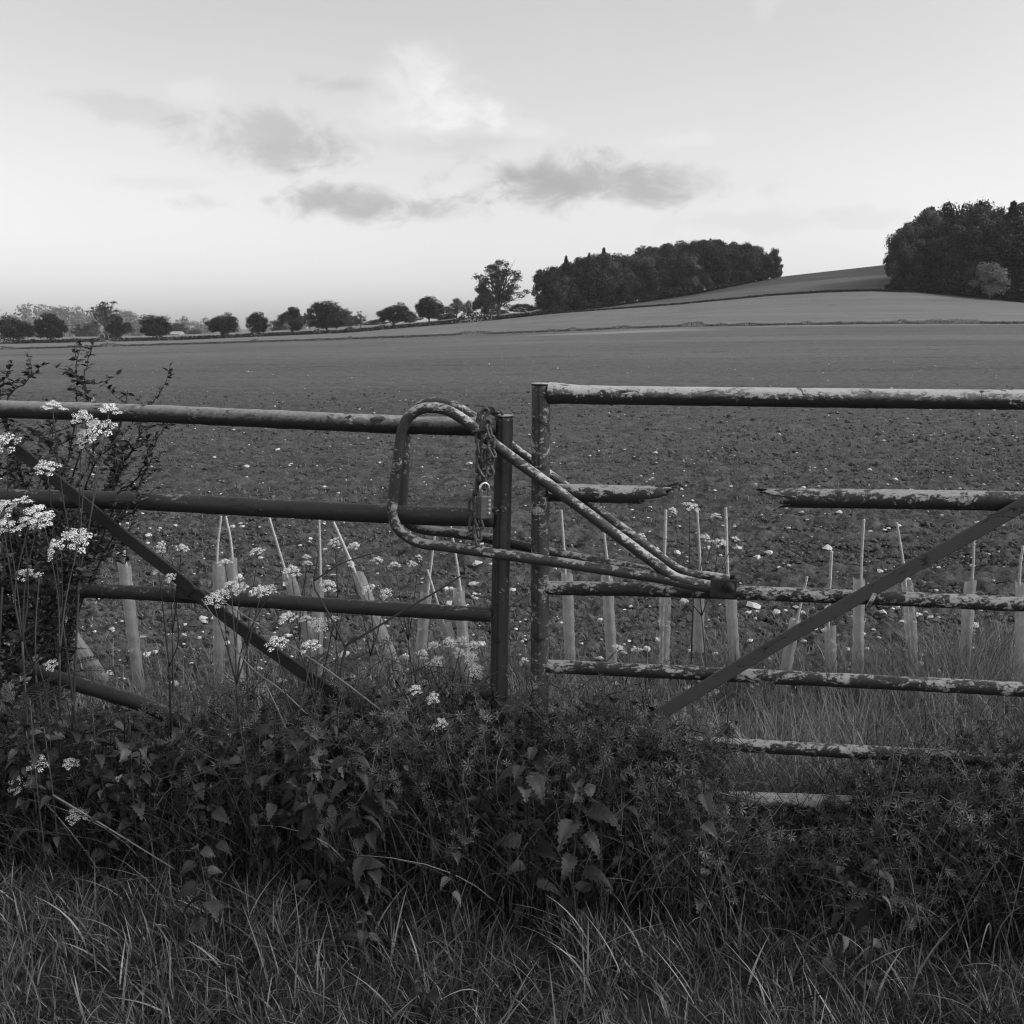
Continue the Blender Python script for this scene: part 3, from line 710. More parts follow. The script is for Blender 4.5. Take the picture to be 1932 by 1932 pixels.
def rbox(w, d, h, b):
    sec = [(-w+b, -d), (w-b, -d), (w, -d+b), (w, d-b), (w-b, d), (-w+b, d), (-w, d-b), (-w, -d+b)]
    V = []; lv = [(-h, .9), (-h+.003, 1), (h-.003, 1), (h, .9)]
    for z, k in lv: V += [(x*k, y*k, z) for x, y in sec]
    n = 8; F = [(i*n+j, i*n+(j+1) % n, (i+1)*n+(j+1) % n, (i+1)*n+j) for i in range(3) for j in range(n)] + [tuple(range(8))[::-1], tuple(range(24, 32))]
    return V, F
MB().add(*rbox(.0205, .0135, .031, .006)).build('body', M_lock, lock, False)
sp_ = [(-.0125, 0, .028), (-.0125, 0, .052)] + [(-.0125*math.cos(a), 0, .052 + .0125*math.sin(a)) for a in np.linspace(.3, PI-.3, 8)] + [(.0125, 0, .052), (.0125, 0, .028)]
MB().add(*tube(sp_, .0037, 12)).build('shackle', M_shackle, lock)
for k in range(4):
    w_ = MB(); zz = .018 - k*.011
    w_.add(*tube([(.0085, -.0118, zz - .0042), (.0085, -.0118, zz - .0036), (.0085, -.0118, zz + .0036), (.0085, -.0118, zz + .0042)], [.0042, .0052, .0052, .0042], 14)); w_.build('number_wheel', M_dial, lock)

# ------------------------------------------------------------------ staked tree guards
GD = (
 ((224, 983), (234, 1063), (253, 1215), 'leaning guard alone in the gap below the left diagonal brace'),
 ((417, 974), (413, 1060), (413, 1180), 'left one of two guards standing close together behind the left gate'),
 ((426, 974), (435, 1054), (443, 1180), 'right one of two guards standing close together behind the left gate'),
 ((508, 977), (544, 1084), (575, 1180), 'guard tilting right just after the close pair behind the left gate'),
 ((602, 980), (601, 1098), (598, 1250), 'upright guard between two tilted ones behind the left gate'),
 ((629, 985), (674, 1081), (735, 1230), 'strongly tilted long guard in the middle of the left gate'),
 ((822, 995), (804, 1118), (795, 1215), 'guard with cane tilting left below the latch loop'),
 ((806, 1075), (839, 1171), (862, 1250), 'half hidden guard crossing between the two below the latch loop'),
 ((850, 990), (865, 1112), (874, 1206), 'upright guard just left of the left gate post'),
 ((70, 1098), (90, 1136), (158, 1230), 'fallen-over guard lying slanted at the far left'),
 ((112, 1040), (112, 1124), (108, 1200), 'guard standing behind the slanted fallen one at the far left'),
 ((1059, 962), (1070, 1081), (1075, 1236), 'first guard right of the pale gate post'),
 ((1133, 956), (1145, 1088), (1154, 1240), 'second guard right of the pale gate post, cane behind the latch arm'),
 ((1256, 962), (1256, 1093), (1252, 1262), 'straight guard under the torn end of the left rail stub'),
 ((1315, 958), (1318, 1084), (1318, 1225), 'middle guard of three under the gap in the broken rail'),
 ((1369, 958), (1377, 1095), (1386, 1258), 'guard by the latch bolt, its tall cane rising in the rail gap'),
 ((1523, 1088), (1501, 1168), (1482, 1262), 'short guard tilting left with a stubby dark cane'),
 ((1569, 1040), (1566, 1182), (1568, 1280), 'guard with the dark cut cane left of the diagonal brace'),
 ((1630, 979), (1621, 1093), (1618, 1275), 'guard crossed by the right diagonal brace, thin cane leaning right'),
 ((1692, 986), (1712, 1100), (1724, 1280), 'torn guard wrapped in dry grass behind the right diagonal brace'),
 ((1838, 1013), (1831, 1097), (1818, 1264), 'guard near the right edge with its rim open at the top'),
 ((1930, 1030), (1927, 1100), (1926, 1280), 'guard cut by the right edge of the picture'))
def guard_tube(a, b_, r_, torn):
    """spiral plastic guard: a rolled strip whose radius steps along a helix"""
    a, b_ = np.array(a), np.array(b_); n = 28; m_ = 60
    path = a + (b_ - a)*np.linspace(0, 1, m_)[:, None]; T, Nn, B = frames(path); th = np.linspace(0, 2*PI, n, endpoint=False)
    L_ = np.linalg.norm(b_-a); s = np.linspace(0, L_, m_)
    ph = ((th[None]/(2*PI) + s[:, None]/.085) % 1.0)
    rad = r_*(.93 + .13*ph)*(1 + .05*np.sin(th*2 + s[:, None]*5))
    if torn: rad *= 1 + .25*(vn(th[None]*2 + s[:, None]*0, s[:, None]*16, 3))
    V = path[:, None] + rad[..., None]*(np.cos(th)[None, :, None]*Nn[:, None] + np.sin(th)[None, :, None]*B[:, None])
    V[-1] += T[-1]*(.010*np.sin(th*1.0 + a[0]*9))[:, None] + T[-1]*(.006*np.sin(th*3))[:, None]
    i = np.arange(m_-1)[:, None]*n; j = np.arange(n)[None]; j2 = (j+1) % n
    F = np.stack([i+j, i+j2, i+n+j2, i+n+j], -1).reshape(-1, 4)
    if torn:
        keep = (vn(np.tile(j, (m_-1, 1))*.4, i/n*.35 + 0*j, 6) > -.2).ravel(); F = F[keep]
    return V.reshape(-1, 3), F
for gi, (ct, gt, gb, lab) in enumerate(GD):
    Yg = 4.75 + .12*math.sin(gi*2.3)
    A_ = P(*gt, Yg); Bt = P(*gb, Yg); dirn = Bt - A_; dirn /= np.linalg.norm(dirn)
    pxx = gb[0]; k = 0
    base = Bt.copy()
    while base[2] > float(gz(pxx, Yg)) - .03 and k < 80: base = base + dirn*.01; k += 1
    root = empty('tree_guard', base, lab, 'tree guard', 'staked spiral tree guards')
    torn = 'torn' in lab
    g_ = MB(); g_.add(*guard_tube(base, A_, 11.5/FPX*Yg, torn)); part(g_, 'guard_tube', M_guard, root)
    C_ = P(*ct, Yg); foot = base + np.array([-.012 if gi % 2 else .012, -.006, 0]); side = np.array([-.010 if gi % 2 else .010, 0, 0])
    pts = np.array([foot, A_ + side*.9, C_]); path = spline(pts, 16)
    Lc = np.linalg.norm(C_-foot); s = np.linspace(0, Lc, len(path)); rc = .0066*(1 - .15*s/Lc)
    if gi in (5, 13, 15, 17): rc = rc*1.2
    node = np.zeros_like(s)
    for nd in np.arange(.12 + .05*random.random(), Lc, .17): node += np.exp(-((s-nd)/.012)**2)
    fine_s = np.linspace(0, 1, 160); pf = np.stack([np.interp(fine_s, s/Lc, path[:, q]) for q in range(3)], -1)
    sf = fine_s*Lc; nodef = np.zeros_like(sf)
    for nd in np.arange(.10 + .06*random.random(), Lc, .15): nodef += np.exp(-((sf-nd)/.006)**2)
    c_ = MB(); c_.add(*tube(pf, .0064*(1-.12*fine_s)*(1.25 if gi in (5, 13, 15, 17) else 1)*(1+.28*nodef), 12)); part(c_, 'bamboo_cane', M_cane, root)

# ------------------------------------------------------------------ grass
def blades(Pn, H, Wd, az, lean, curl, segs=4, rnd=None, twist=None):
    n = len(Pn); t_ = np.linspace(0, 1, segs+1)[None, :, None]
    d = np.stack([np.cos(az), np.sin(az), 0*az], -1)[:, None]
    sd_a = az + PI/2 + (rng.normal(0, .6, n) if twist is None else twist)
    sd = np.stack([np.cos(sd_a), np.sin(sd_a), 0*az], -1)[:, None]
    h = H[:, None, None]
    horiz = (lean[:, None, None]*t_ + curl[:, None, None]*t_**2.2)*h
    zz = h*(t_*np.sqrt(np.clip(1-lean[:, None, None]**2*.5, .2, 1)) - .42*curl[:, None, None]*np.abs(curl[:, None, None])*0 - .38*np.abs(curl[:, None, None])*t_**2.4)
    ctr = Pn[:, None] + d*horiz; ctr = ctr + np.array([0, 0, 1.])*zz
    w = Wd[:, None, None]*.5*(1 - t_**2.2*.97)*(.6+.4*np.clip(t_*5, 0, 1))
    V = np.stack([ctr - sd*w, ctr + sd*w], 2).reshape(-1, 3)
    b0 = np.arange(n)[:, None]*(2*(segs+1)) + np.arange(segs)[None]*2
    F = np.stack([b0, b0+1, b0+3, b0+2], -1).reshape(-1, 4)
    A = np.repeat(rng.random(n) if rnd is None else rnd, 2*(segs+1)); return V, F, A
def tufted(n, x0, x1, y0, y1, ntuft, spread):
    tx = rng.uniform(x0, x1, ntuft); ty = rng.uniform(y0, y1, ntuft); k = rng.integers(0, ntuft, n)
    return np.stack([tx[k] + rng.normal(0, spread, n), ty[k] + rng.normal(0, spread, n)], -1), k, rng.uniform(0, 2*PI, ntuft), rng.random(ntuft)
# verge grass, camera side
vg = MB()
n = 105000; xy, k, taz, trn = tufted(n, -2.4, 2.4, 1.0, 2.75, 4200, .03)
x, y = xy.T; H = rng.gamma(5, .0130, n).clip(.022, .17)*(.9 + .7*vn(x*1.7, y*1.7, 1))*np.interp(y, [1.9, 2.35, 2.6], [.95, 1.15, .95]); W_ = rng.uniform(.0018, .0052, n)
vg.add(*blades(np.stack([x, y, vz(x, y) - .01], -1), H, W_, taz[k] + rng.normal(0, .9, n), rng.uniform(.05, .8, n), rng.uniform(0, .65, n), 4, np.clip(rng.random(n)**2.2*.85 + trn[k]*.15, 0, 1)))
n = 900; x = rng.uniform(-2.2, 2.2, n); y = rng.uniform(1.2, 2.7, n)        # long coarse blades
vg.add(*blades(np.stack([x, y, vz(x, y)], -1), rng.uniform(.09, .19, n), rng.uniform(.003, .0065, n), rng.uniform(0, 2*PI, n), rng.uniform(.1, .8, n), rng.uniform(.2, .9, n), 6))
tag(vg.build('verge_grass', M_grass), 'dark rough grass covering the verge in front of the gates', 'grass', None, 'stuff')
# tall grass standing among and behind the gates
tg = MB()
def tall(n, x0, x1, y0, y1, h0, h1, w0, w1, nt_, wt=None):
    xy, k, taz, trn = tufted(n, x0, x1, y0, y1, nt_, .05); x, y = xy.T
    if wt is not None:
        keep = rng.random(n) < wt(x, y); x, y, k = x[keep], y[keep], k[keep]
    n = len(x); px = 966 + x/np.maximum(y, .5)*FPX/cp
    z = np.where(y > 3.2, gz(px, np.maximum(y, 3.2)), vz(x, y)) - .01
    H = rng.uniform(h0, h1, n)*(.75 + .9*vn(x*2.1, y*2.1, 3))
    tg.add(*blades(np.stack([x, y, z], -1), H, rng.uniform(w0, w1, n), taz[k] + rng.normal(0, .8, n), rng.uniform(0, .45, n), rng.uniform(0, .6, n), 5, np.clip(rng.random(n)*.7 + trn[k]*.35, 0, 1)))
tall(9000, -3.0, 3.0, 2.75, 3.4, .16, .42, .003, .006, 500)
tall(16000, -3.6, 3.6, 3.3, 4.6, .14, .38, .0025, .0055, 700)
tall(7000, -3.8, 3.8, 4.4, 5.3, .10, .32, .002, .005, 420)
tall(1500, 1.0, 2.4, 4.3, 4.9, .28, .50, .002, .004, 60)
tag(tg.build('tall_grass', M_tall), 'tall pale grass growing behind the gates and round the tree guards', 'grass', None, 'stuff')
# dry bents standing here and there
db = MB(); n = 45; x = rng.uniform(-1.8, 1.8, n); y = rng.uniform(2.35, 3.2, n)
db.add(*blades(np.stack([x, y, vz(x, y)], -1), rng.uniform(.25, .6, n), rng.uniform(.0016, .0028, n), rng.uniform(0, 2*PI, n), rng.uniform(.1, .9, n), rng.uniform(0, .5, n), 6))
tag(db.build('dry_grass_stalks', M_dead), 'thin pale dead grass stalks tangled across the undergrowth', 'dry grass', None, 'stuff')

# cleavers: scrambling stems with whorls of narrow leaves
cv = MB()
def whorl_leaves(C, D, size, rnd):
    n = len(C); m_ = 7; h = rng.normal(size=(n, 3)); a = np.cross(D, h); a /= np.linalg.norm(a, axis=1)[:, None]; b_ = np.cross(D, a)
    th = (np.arange(m_)/m_*2*PI)[None] + rng.random((n, 1))*6
    rad = np.cos(th)[..., None]*a[:, None] + np.sin(th)[..., None]*b_[:, None]
    out = rad + D[:, None]*rng.uniform(.1, .6, (n, 1, 1)); s = size[:, None, None]
    side = np.cross(out, D[:, None]); side /= np.linalg.norm(side, axis=2)[..., None] + 1e-9
    base = C[:, None] + 0*out; tip = base + out*s; midp = base + out*s*.6 - np.array([0, 0, .05])*s
    V = np.stack([base, midp + side*s*.10, tip, midp - side*s*.10], 2).reshape(-1, 3)
    F = np.arange(n*m_*4).reshape(-1, 4); return V, F, np.repeat(rnd, m_*4)
gate_y = lambda x: GY + GK*x
def cover(x):
    px = 966 + x/gate_y(x)*FPX/cp
    return np.interp(px, (-300, 300, 650, 900, 960, 1040, 1250, 1330, 1425, 1560, 1740, 1932, 2300), (.33, .35, .56, .54, .46, .48, .54, .40, .20, .20, .36, .45, .45))
CW, CD, CS, CR = [], [], [], []
for i in range(3100):
    x = rng.uniform(-2.1, 2.1) if i % 3 else (rng.uniform(-.9, .62) if i % 2 else rng.uniform(.82, 1.7)); y = gate_y(x) + rng.uniform(-.27 - .12*vn(np.array([x*2.2]), np.array([7.]), 1)[0], .10)
    if i >= 2700: x = rng.uniform(.10, .50); y = gate_y(x) - rng.uniform(.05, .16)      # the mass piled at the foot of the right brace
    fr = np.clip((gate_y(x) - y)/.5, 0, 1); top = float(cover(x))*(1.1 - .55*fr)
    if i >= 2700: top = .42
    p = np.array([x, y, vz(x, y) + top*(rng.uniform(0, .85) if i < 2700 else rng.uniform(.4, .95))]); L_ = rng.uniform(.12, .45); az = rng.uniform(0, 2*PI); pts = [p]; d = np.array([math.cos(az)*.35, math.sin(az)*.35 - .1, 1.])
    for s in range(int(L_/.04)):
        d = d + rng.normal(0, .30, 3)
        if pts[-1][2] > top*rng.uniform(.7, 1.1): d[2] -= .9
        if pts[-1][2] < .05: d[2] = abs(d[2]) + .2
        d /= np.linalg.norm(d); pts.append(pts[-1] + d*.04)
    if len(pts) < 4: continue
    pts = np.array(pts); rr = rng.random()
    cv.add(*tube(pts, np.linspace(.0014, .0008, len(pts)), 4, False), rr*.6)
    T = np.gradient(pts, axis=0); T /= np.linalg.norm(T, axis=1)[:, None]
    for q in range(1, len(pts)): CW.append(pts[q]); CD.append(T[q]); CS.append(rng.uniform(.012, .024)*(1.1 - .5*q/len(pts))); CR.append(rr*.5 + rng.random()*.5)
cv.add(*whorl_leaves(np.array(CW), np.array(CD), np.array(CS), np.array(CR)))
tag(cv.build('cleavers', M_clv, None, False), 'dark tangle of cleavers with star-like whorls scrambling along the foot of the gates', 'undergrowth', None, 'stuff')
def oval_leaf():
    m_ = 6; V = []
    for i, u in enumerate(np.linspace(0, 1, m_)):
        w = .26*math.sin(PI*u**.8) if 0 < u < 1 else 0.0; z = -.22*u*u
        V += [(u, -w, z+.06*w*2), (u, 0, z-.03), (u, w, z+.06*w*2)]
    F = [(i*3+j, i*3+j+1, (i+1)*3+j+1, (i+1)*3+j) for i in range(m_-1) for j in range(2)]; return np.array(V), np.array(F)
OL = oval_leaf()
def place_many(Vf, pos, az, pitch, roll, size, rnd):
    V, F = Vf; n = len(pos); k = len(V)
    def rot(a, i, j):
        M = np.zeros((n, 3, 3)); M[:, 0, 0] = M[:, 1, 1] = M[:, 2, 2] = 1; M[:, i, i] = np.cos(a); M[:, j, j] = np.cos(a); M[:, i, j] = -np.sin(a); M[:, j, i] = np.sin(a); return M
    M = rot(az, 0, 1) @ rot(pitch, 0, 2) @ rot(roll, 1, 2)
    VV = np.einsum('nij,kj->nki', M, V)*size[:, None, None] + pos[:, None]
    return VV.reshape(-1, 3), (F[None] + (np.arange(n)*k)[:, None, None]).reshape(-1, F.shape[1]), np.repeat(rnd, k)
# leafy ground cover under it
gc = MB(); n = 22000; x = rng.uniform(-2.4, 2.4, n); y = gate_y(x) + (-.25 - .14*vn(x*2.2, 0*x + 7., 1))*rng.random(n) + .12*rng.random(n)
hh = rng.random(n)*cover(x)*.85*(1.1 - .6*np.clip((gate_y(x) - y)/.5, 0, 1))
gc.add(*place_many(OL, np.stack([x, y, vz(x, y) + hh], -1), rng.random(n)*6.28, rng.normal(-.1, .5, n), rng.normal(0, .5, n), rng.uniform(.012, .03, n), rng.random(n)**1.8))
tag(gc.build('ground_cover', M_nettle, None, True), 'dense dark small-leaved ground cover filling the shade under the gates', 'undergrowth', None, 'stuff')
# coarse grass mixed through the undergrowth along the gate line
ug = MB(); n = 12000; x = rng.uniform(-2.3, 2.3, n); y = gate_y(x) + rng.uniform(-.36, .10, n); tk = vn(x*3, y*3, 4)
Hh = np.minimum(cover(x), .36 + 0*x)*rng.uniform(.3, 1.1, n)*(1 + .5*tk)*np.where((x > .62) & (x < 1.12), .8, 1) + .05
ug.add(*blades(np.stack([x, y, vz(x, y)], -1), Hh, rng.uniform(.0022, .005, n), rng.uniform(0, 2*PI, n), rng.uniform(.05, .6, n), rng.uniform(.0, .7, n), 6, rng.random(n)**1.8))
n = 4200; x = rng.uniform(.80, 2.0, n); y = gate_y(x) - rng.uniform(.012, .22, n)      # the hanging clump on the right
ug.add(*blades(np.stack([x, y, vz(x, y)], -1), rng.uniform(.16, .40, n)*np.interp(x, (.80, .98, 1.1), (.5, .65, 1)), rng.uniform(.002, .0055, n), rng.uniform(0, 6.28, n), rng.uniform(.05, .6, n), rng.uniform(.05, .8, n), 7, rng.random(n)**2))
tag(ug.build('undergrowth_grass', M_grass), 'long tangled grass mixed through the undergrowth along the gates', 'grass', None, 'stuff')

# ------------------------------------------------------------------ nettles
def nettle_leaf():
    """toothed, folded, drooping leaf; unit length along +x"""
    m_ = 15; V = []; s = np.linspace(0, 1, m_)
    for i, u in enumerate(s):
        w = .34*math.sin(PI*min(1, u**.58))**.85*(1-.35*u) if 0 < u < 1 else .0
        tooth = (.055 if i % 2 else -.03) if 0 < u < 1 else 0
        z = .10*math.sin(u*2.2) - .5*u*u
        V += [(u - .03*(i % 2), -(w+tooth), z + .10*w), (u - .015, -w*.5, z - .02 + .05*(i % 2)), (u, 0, z - .05 - .02), (u - .015, w*.5, z - .02 + .05*(i % 2)), (u - .03*(i % 2), w+tooth, z + .10*w)]
    F = [(i*5+j, i*5+j+1, (i+1)*5+j+1, (i+1)*5+j) for i in range(m_-1) for j in range(4)]
    return np.array(V), np.array(F)
NL = nettle_leaf()
def place(Vf, pos, az, pitch, size, roll=0):
    V, F = Vf; M = (Matrix.Rotation(az, 3, 'Z') @ Matrix.Rotation(-pitch, 3, 'Y') @ Matrix.Rotation(roll, 3, 'X'))
    return (V*size) @ np.array(M).T + np.asarray(pos), F
def nettle(px, py, off, h_leaf, label, group='nettles', n_nodes=13, lean=(0, 0)):
    top = G(px, py, off); x, y = top[0], top[1]; zb = float(vz(x, y)) - .02
    base = np.array([x - lean[0], y - lean[1] + .02, zb]); root = empty('nettle', base, label, 'nettle', group)
    H = top[2] - zb; path = spline([base, (base+top)/2 + rng.normal(0, .012, 3), top], 8)
    s_ = MB(); s_.add(*tube(path, np.linspace(.003, .0013, len(path)), 6)); part(s_, 'stem', M_nettle, root)
    l_ = MB(); az0 = rng.random()*PI; z = 0; k = 0
    while k < n_nodes and z < H*.92:
        f = 1 - z/H; p = np.array([np.interp(f, np.linspace(0, 1, len(path)), path[:, q]) for q in range(3)])
        sz = h_leaf*(.32 if k == 0 else .62 if k == 1 else 1.0)*rng.uniform(.62, 1.05)
        for q in range(2):
            a = az0 + k*PI/2 + q*PI + rng.normal(0, .4)
            if rng.random() < .15: continue
            pe = p + np.array([math.cos(a), math.sin(a), .25])*sz*.28
            l_.add(*tube([p, pe], [.0012, .0009], 4, False), .6)
            l_.add(*place(NL, pe, a, (.55 if k == 0 else .15) - rng.uniform(-.1, .75), sz*rng.uniform(.8, 1.1), rng.normal(0, .4)), rng.random())
        z += (.014 if k == 0 else .022)*(1 + .22*k)*rng.uniform(.7, 1.4); k += 1
    part(l_, 'leaves', M_nettle, root)
NET = [
 (660, 1408, -.46, .078, 'big-leaved nettle hanging over the bent rail left of the post'),
 (985, 1428, -.40, .08, 'nettle with drooping toothed leaves directly below the pale gate post'),
 (1098, 1488, -.46, .085, 'tall nettle with large toothed leaves under the latch side of the right gate'),
 (1010, 1400, -.34, .06, 'small nettle top just under the foot of the two posts'),
 (372, 1592, -.60, .065, 'pale-leaved nettle at the edge of the verge grass on the left'),
 (700, 1462, -.44, .08, 'nettle with a broad leaf right of the big-leaved one'),
 (595, 1462, -.42, .075, 'nettle left of the big-leaved one, below the bent rail'),
 (1330, 1470, -.36, .055, 'nettle half hidden below the end of the fifth rail'),
 (860, 1600, -.55, .045, 'little nettle sprig low in the middle of the undergrowth'),
 (690, 1720, -.62, .05, 'small nettle standing in the verge grass at the centre left'),
 (790, 1850, -.80, .05, 'small nettle near the bottom edge of the verge grass'),
 (1060, 1880, -.82, .045, 'low nettle at the bottom of the grass right of centre'),
 (1660, 1610, -.55, .055, 'nettle with a folded leaf in the right-hand grass'),
 (1590, 1620, -.52, .05, 'short nettle left of the folded-leaf one in the right-hand grass'),
 (1375, 1265 + 70, .04, .05, 'nettle by the lower end of the right diagonal brace')]
for a in NET: nettle(a[0], a[1], a[2], a[3], a[4])
for i in range(80):
    px = rng.uniform(-60, 640); py = rng.uniform(1335, 1500) - (px < 250)*20; nettle(px, py, rng.uniform(-.42, -.08), rng.uniform(.04, .07), 'dark nettle in the dense bed below the bent rails at the left', 'nettles of the left bed')
for i in range(20):
    px = rng.uniform(600, 1280); py = rng.uniform(1400, 1540); nettle(px, py, rng.uniform(-.36, -.1), rng.uniform(.035, .055), 'small dark nettle deep in the undergrowth below the posts', 'nettles below the posts')

# ------------------------------------------------------------------ cow parsley
def umbel_mesh(seed):
    r = np.random.default_rng(seed); S = MB(); Fm = MB(); m_ = 11
    for i in range(m_):
        a = i*2.4; q = math.sqrt((i+.5)/m_); tip = np.array([q*math.cos(a)*.46, q*math.sin(a)*.46, .46 - .30*q*q]) + r.normal(0, .03, 3)
        S.add(*tube([(0, 0, 0), tip*np.array([.6, .6, .45]), tip], [.010, .008, .006], 4, False), .5)
        for j in range(19):
            b_ = j*2.4; qq = math.sqrt((j+.5)/19)*.15; c = tip + np.array([qq*math.cos(b_), qq*math.sin(b_),   .07 - qq*.5]) + r.normal(0, .012, 3)
            S.add([tip, tip + [0.004, 0, 0], c], [(0, 1, 2)], .6)
            nrm = np.array([c[0]-tip[0], c[1]-tip[1], .12]) + r.normal(0, .05, 3); nrm /= np.linalg.norm(nrm)
            u = np.cross(nrm, [0, 1, .3]); u /= np.linalg.norm(u); v = np.cross(nrm, u); rad = r.uniform(.032, .048); V = [c - nrm*.012]
            for k in range(10):
                rr = rad*(1.0 if k % 2 == 0 else .55); an = k*PI/5; V.append(c + u*rr*math.cos(an) + v*rr*math.sin(an))
            Fm.add(V, [(0, 1+k, 1+(k+1) % 10) for k in range(10)], r.random())
    a_ = make_mesh('flower_head', np.concatenate(Fm.V), Fm.F, np.concatenate(Fm.A), False); a_.materials.append(M_white)
    b_ = make_mesh('rays', np.concatenate(S.V), S.F, np.concatenate(S.A)); b_.materials.append(M_stem); return a_, b_
UM = [umbel_mesh(i) for i in range(4)]
def fern(L_, seed):
    """finely cut parsley leaf, lying along +x"""
    r = np.random.default_rng(seed); m_ = MB()
    for i in range(9):
        u = .15 + i*.095; ln = .42*(1-u)**.8 + .06
        for sgn in (-1, 1):
            for k in range(6):
                t_ = (k+.5)/6; c = np.array([u + ln*t_*.35, sgn*ln*t_, -.12*u*u]); s = .075*(1-t_*.5)
                for a in (-.5, .5):
                    d = np.array([math.cos(sgn*1.2+a), math.sin(sgn*1.2+a), .1]); e = np.array([-d[1], d[0], 0])
                    m_.add([c, c + d*s*.6 + e*s*.3, c + d*s*1.3, c + d*s*.6 - e*s*.3], [(0, 1, 2, 3)], r.random())
    m_.add(*tube([(0, 0, 0), (.5, 0, -.03), (1, 0, -.12)], [.012, .008, .003], 4, False), .5)
    V = np.concatenate(m_.V); return V, m_.F, np.concatenate(m_.A)
FERN = [fern(1, s) for s in range(3)]
def parsley(base_px, off, heads, label, stems_from=None, leaves=5, group='cow parsley plants'):
    """base_px: (px) of the foot; heads: list of (px, py, width px)"""
    q = G(base_px, 1500, off); base = np.array([q[0], q[1], 0.])
    px_ = 966 + base[0]/base[1]*FPX/cp; base[2] = (float(gz(px_, base[1])) if base[1] > 3.2 else float(vz(base[0], base[1]))) - .02
    root = empty('cow_parsley', base, label, 'wild flower', group)
    tips = [G(h[0], h[1] + h[2]*.25, off + rng.uniform(-.05, .05)) for h in heads]
    c = np.mean(tips, 0); hub = base + (c - base)*.66 + np.array([0, 0, 0]); S = MB()
    hub[2] = min(hub[2], min(t_[2] for t_ in tips) - .06) if len(tips) > 1 else hub[2]
    hub[2] = max(hub[2], base[2] + .08)
    S.add(*tube(spline([base, (base+hub)/2 + rng.normal(0, .012, 3), hub], 6), np.linspace(.0042, .003, 13), 7))
    for h, t_ in zip(heads, tips):
        md = (hub + t_)/2 + np.array([0, 0, -.02]) + rng.normal(0, .010, 3)
        S.add(*tube(spline([hub, md, t_], 6), np.linspace(.0026, .0013, 13), 6))
    part(S, 'stem', M_stem, root)
    for h, t_ in zip(heads, tips):
        w = h[2]/FPX*np.linalg.norm(t_[:2])*1.02; fm, rm = UM[rng.integers(4)]
        o = link('flower_head', fm, root); dirv = (t_ - hub); dirv[2] = abs(dirv[2]) + .1
        M = Matrix.Translation(Vector(t_ - base)) @ Matrix.Rotation(.45 + rng.normal(0, .25), 4, 'X') @ Matrix.Rotation(rng.normal(0, .22), 4, 'Y') @ Matrix.Rotation(rng.random()*6, 4, 'Z') @ Matrix.Scale(w*.88, 4)
        o.matrix_local = M
        s = link('rays', rm, o)
    L_ = MB()
    for i in range(leaves):
        f = rng.uniform(.15, .8); p = base + (hub - base)*f; V, Fl, A = FERN[i % 3]; az = rng.random()*6.28; size = rng.uniform(.09, .19)
        M = np.array(Matrix.Rotation(az, 3, 'Z') @ Matrix.Rotation(rng.uniform(-.6, .3), 3, 'Y')); V2 = (V*size) @ M.T + p
        for ff in Fl: pass
        o0 = L_.n; L_.V.append(V2); L_.F += [ff + o0 for ff in Fl]; L_.A.append(A); L_.n += len(V2)
    if leaves: part(L_, 'leaf', M_pars, root, False)
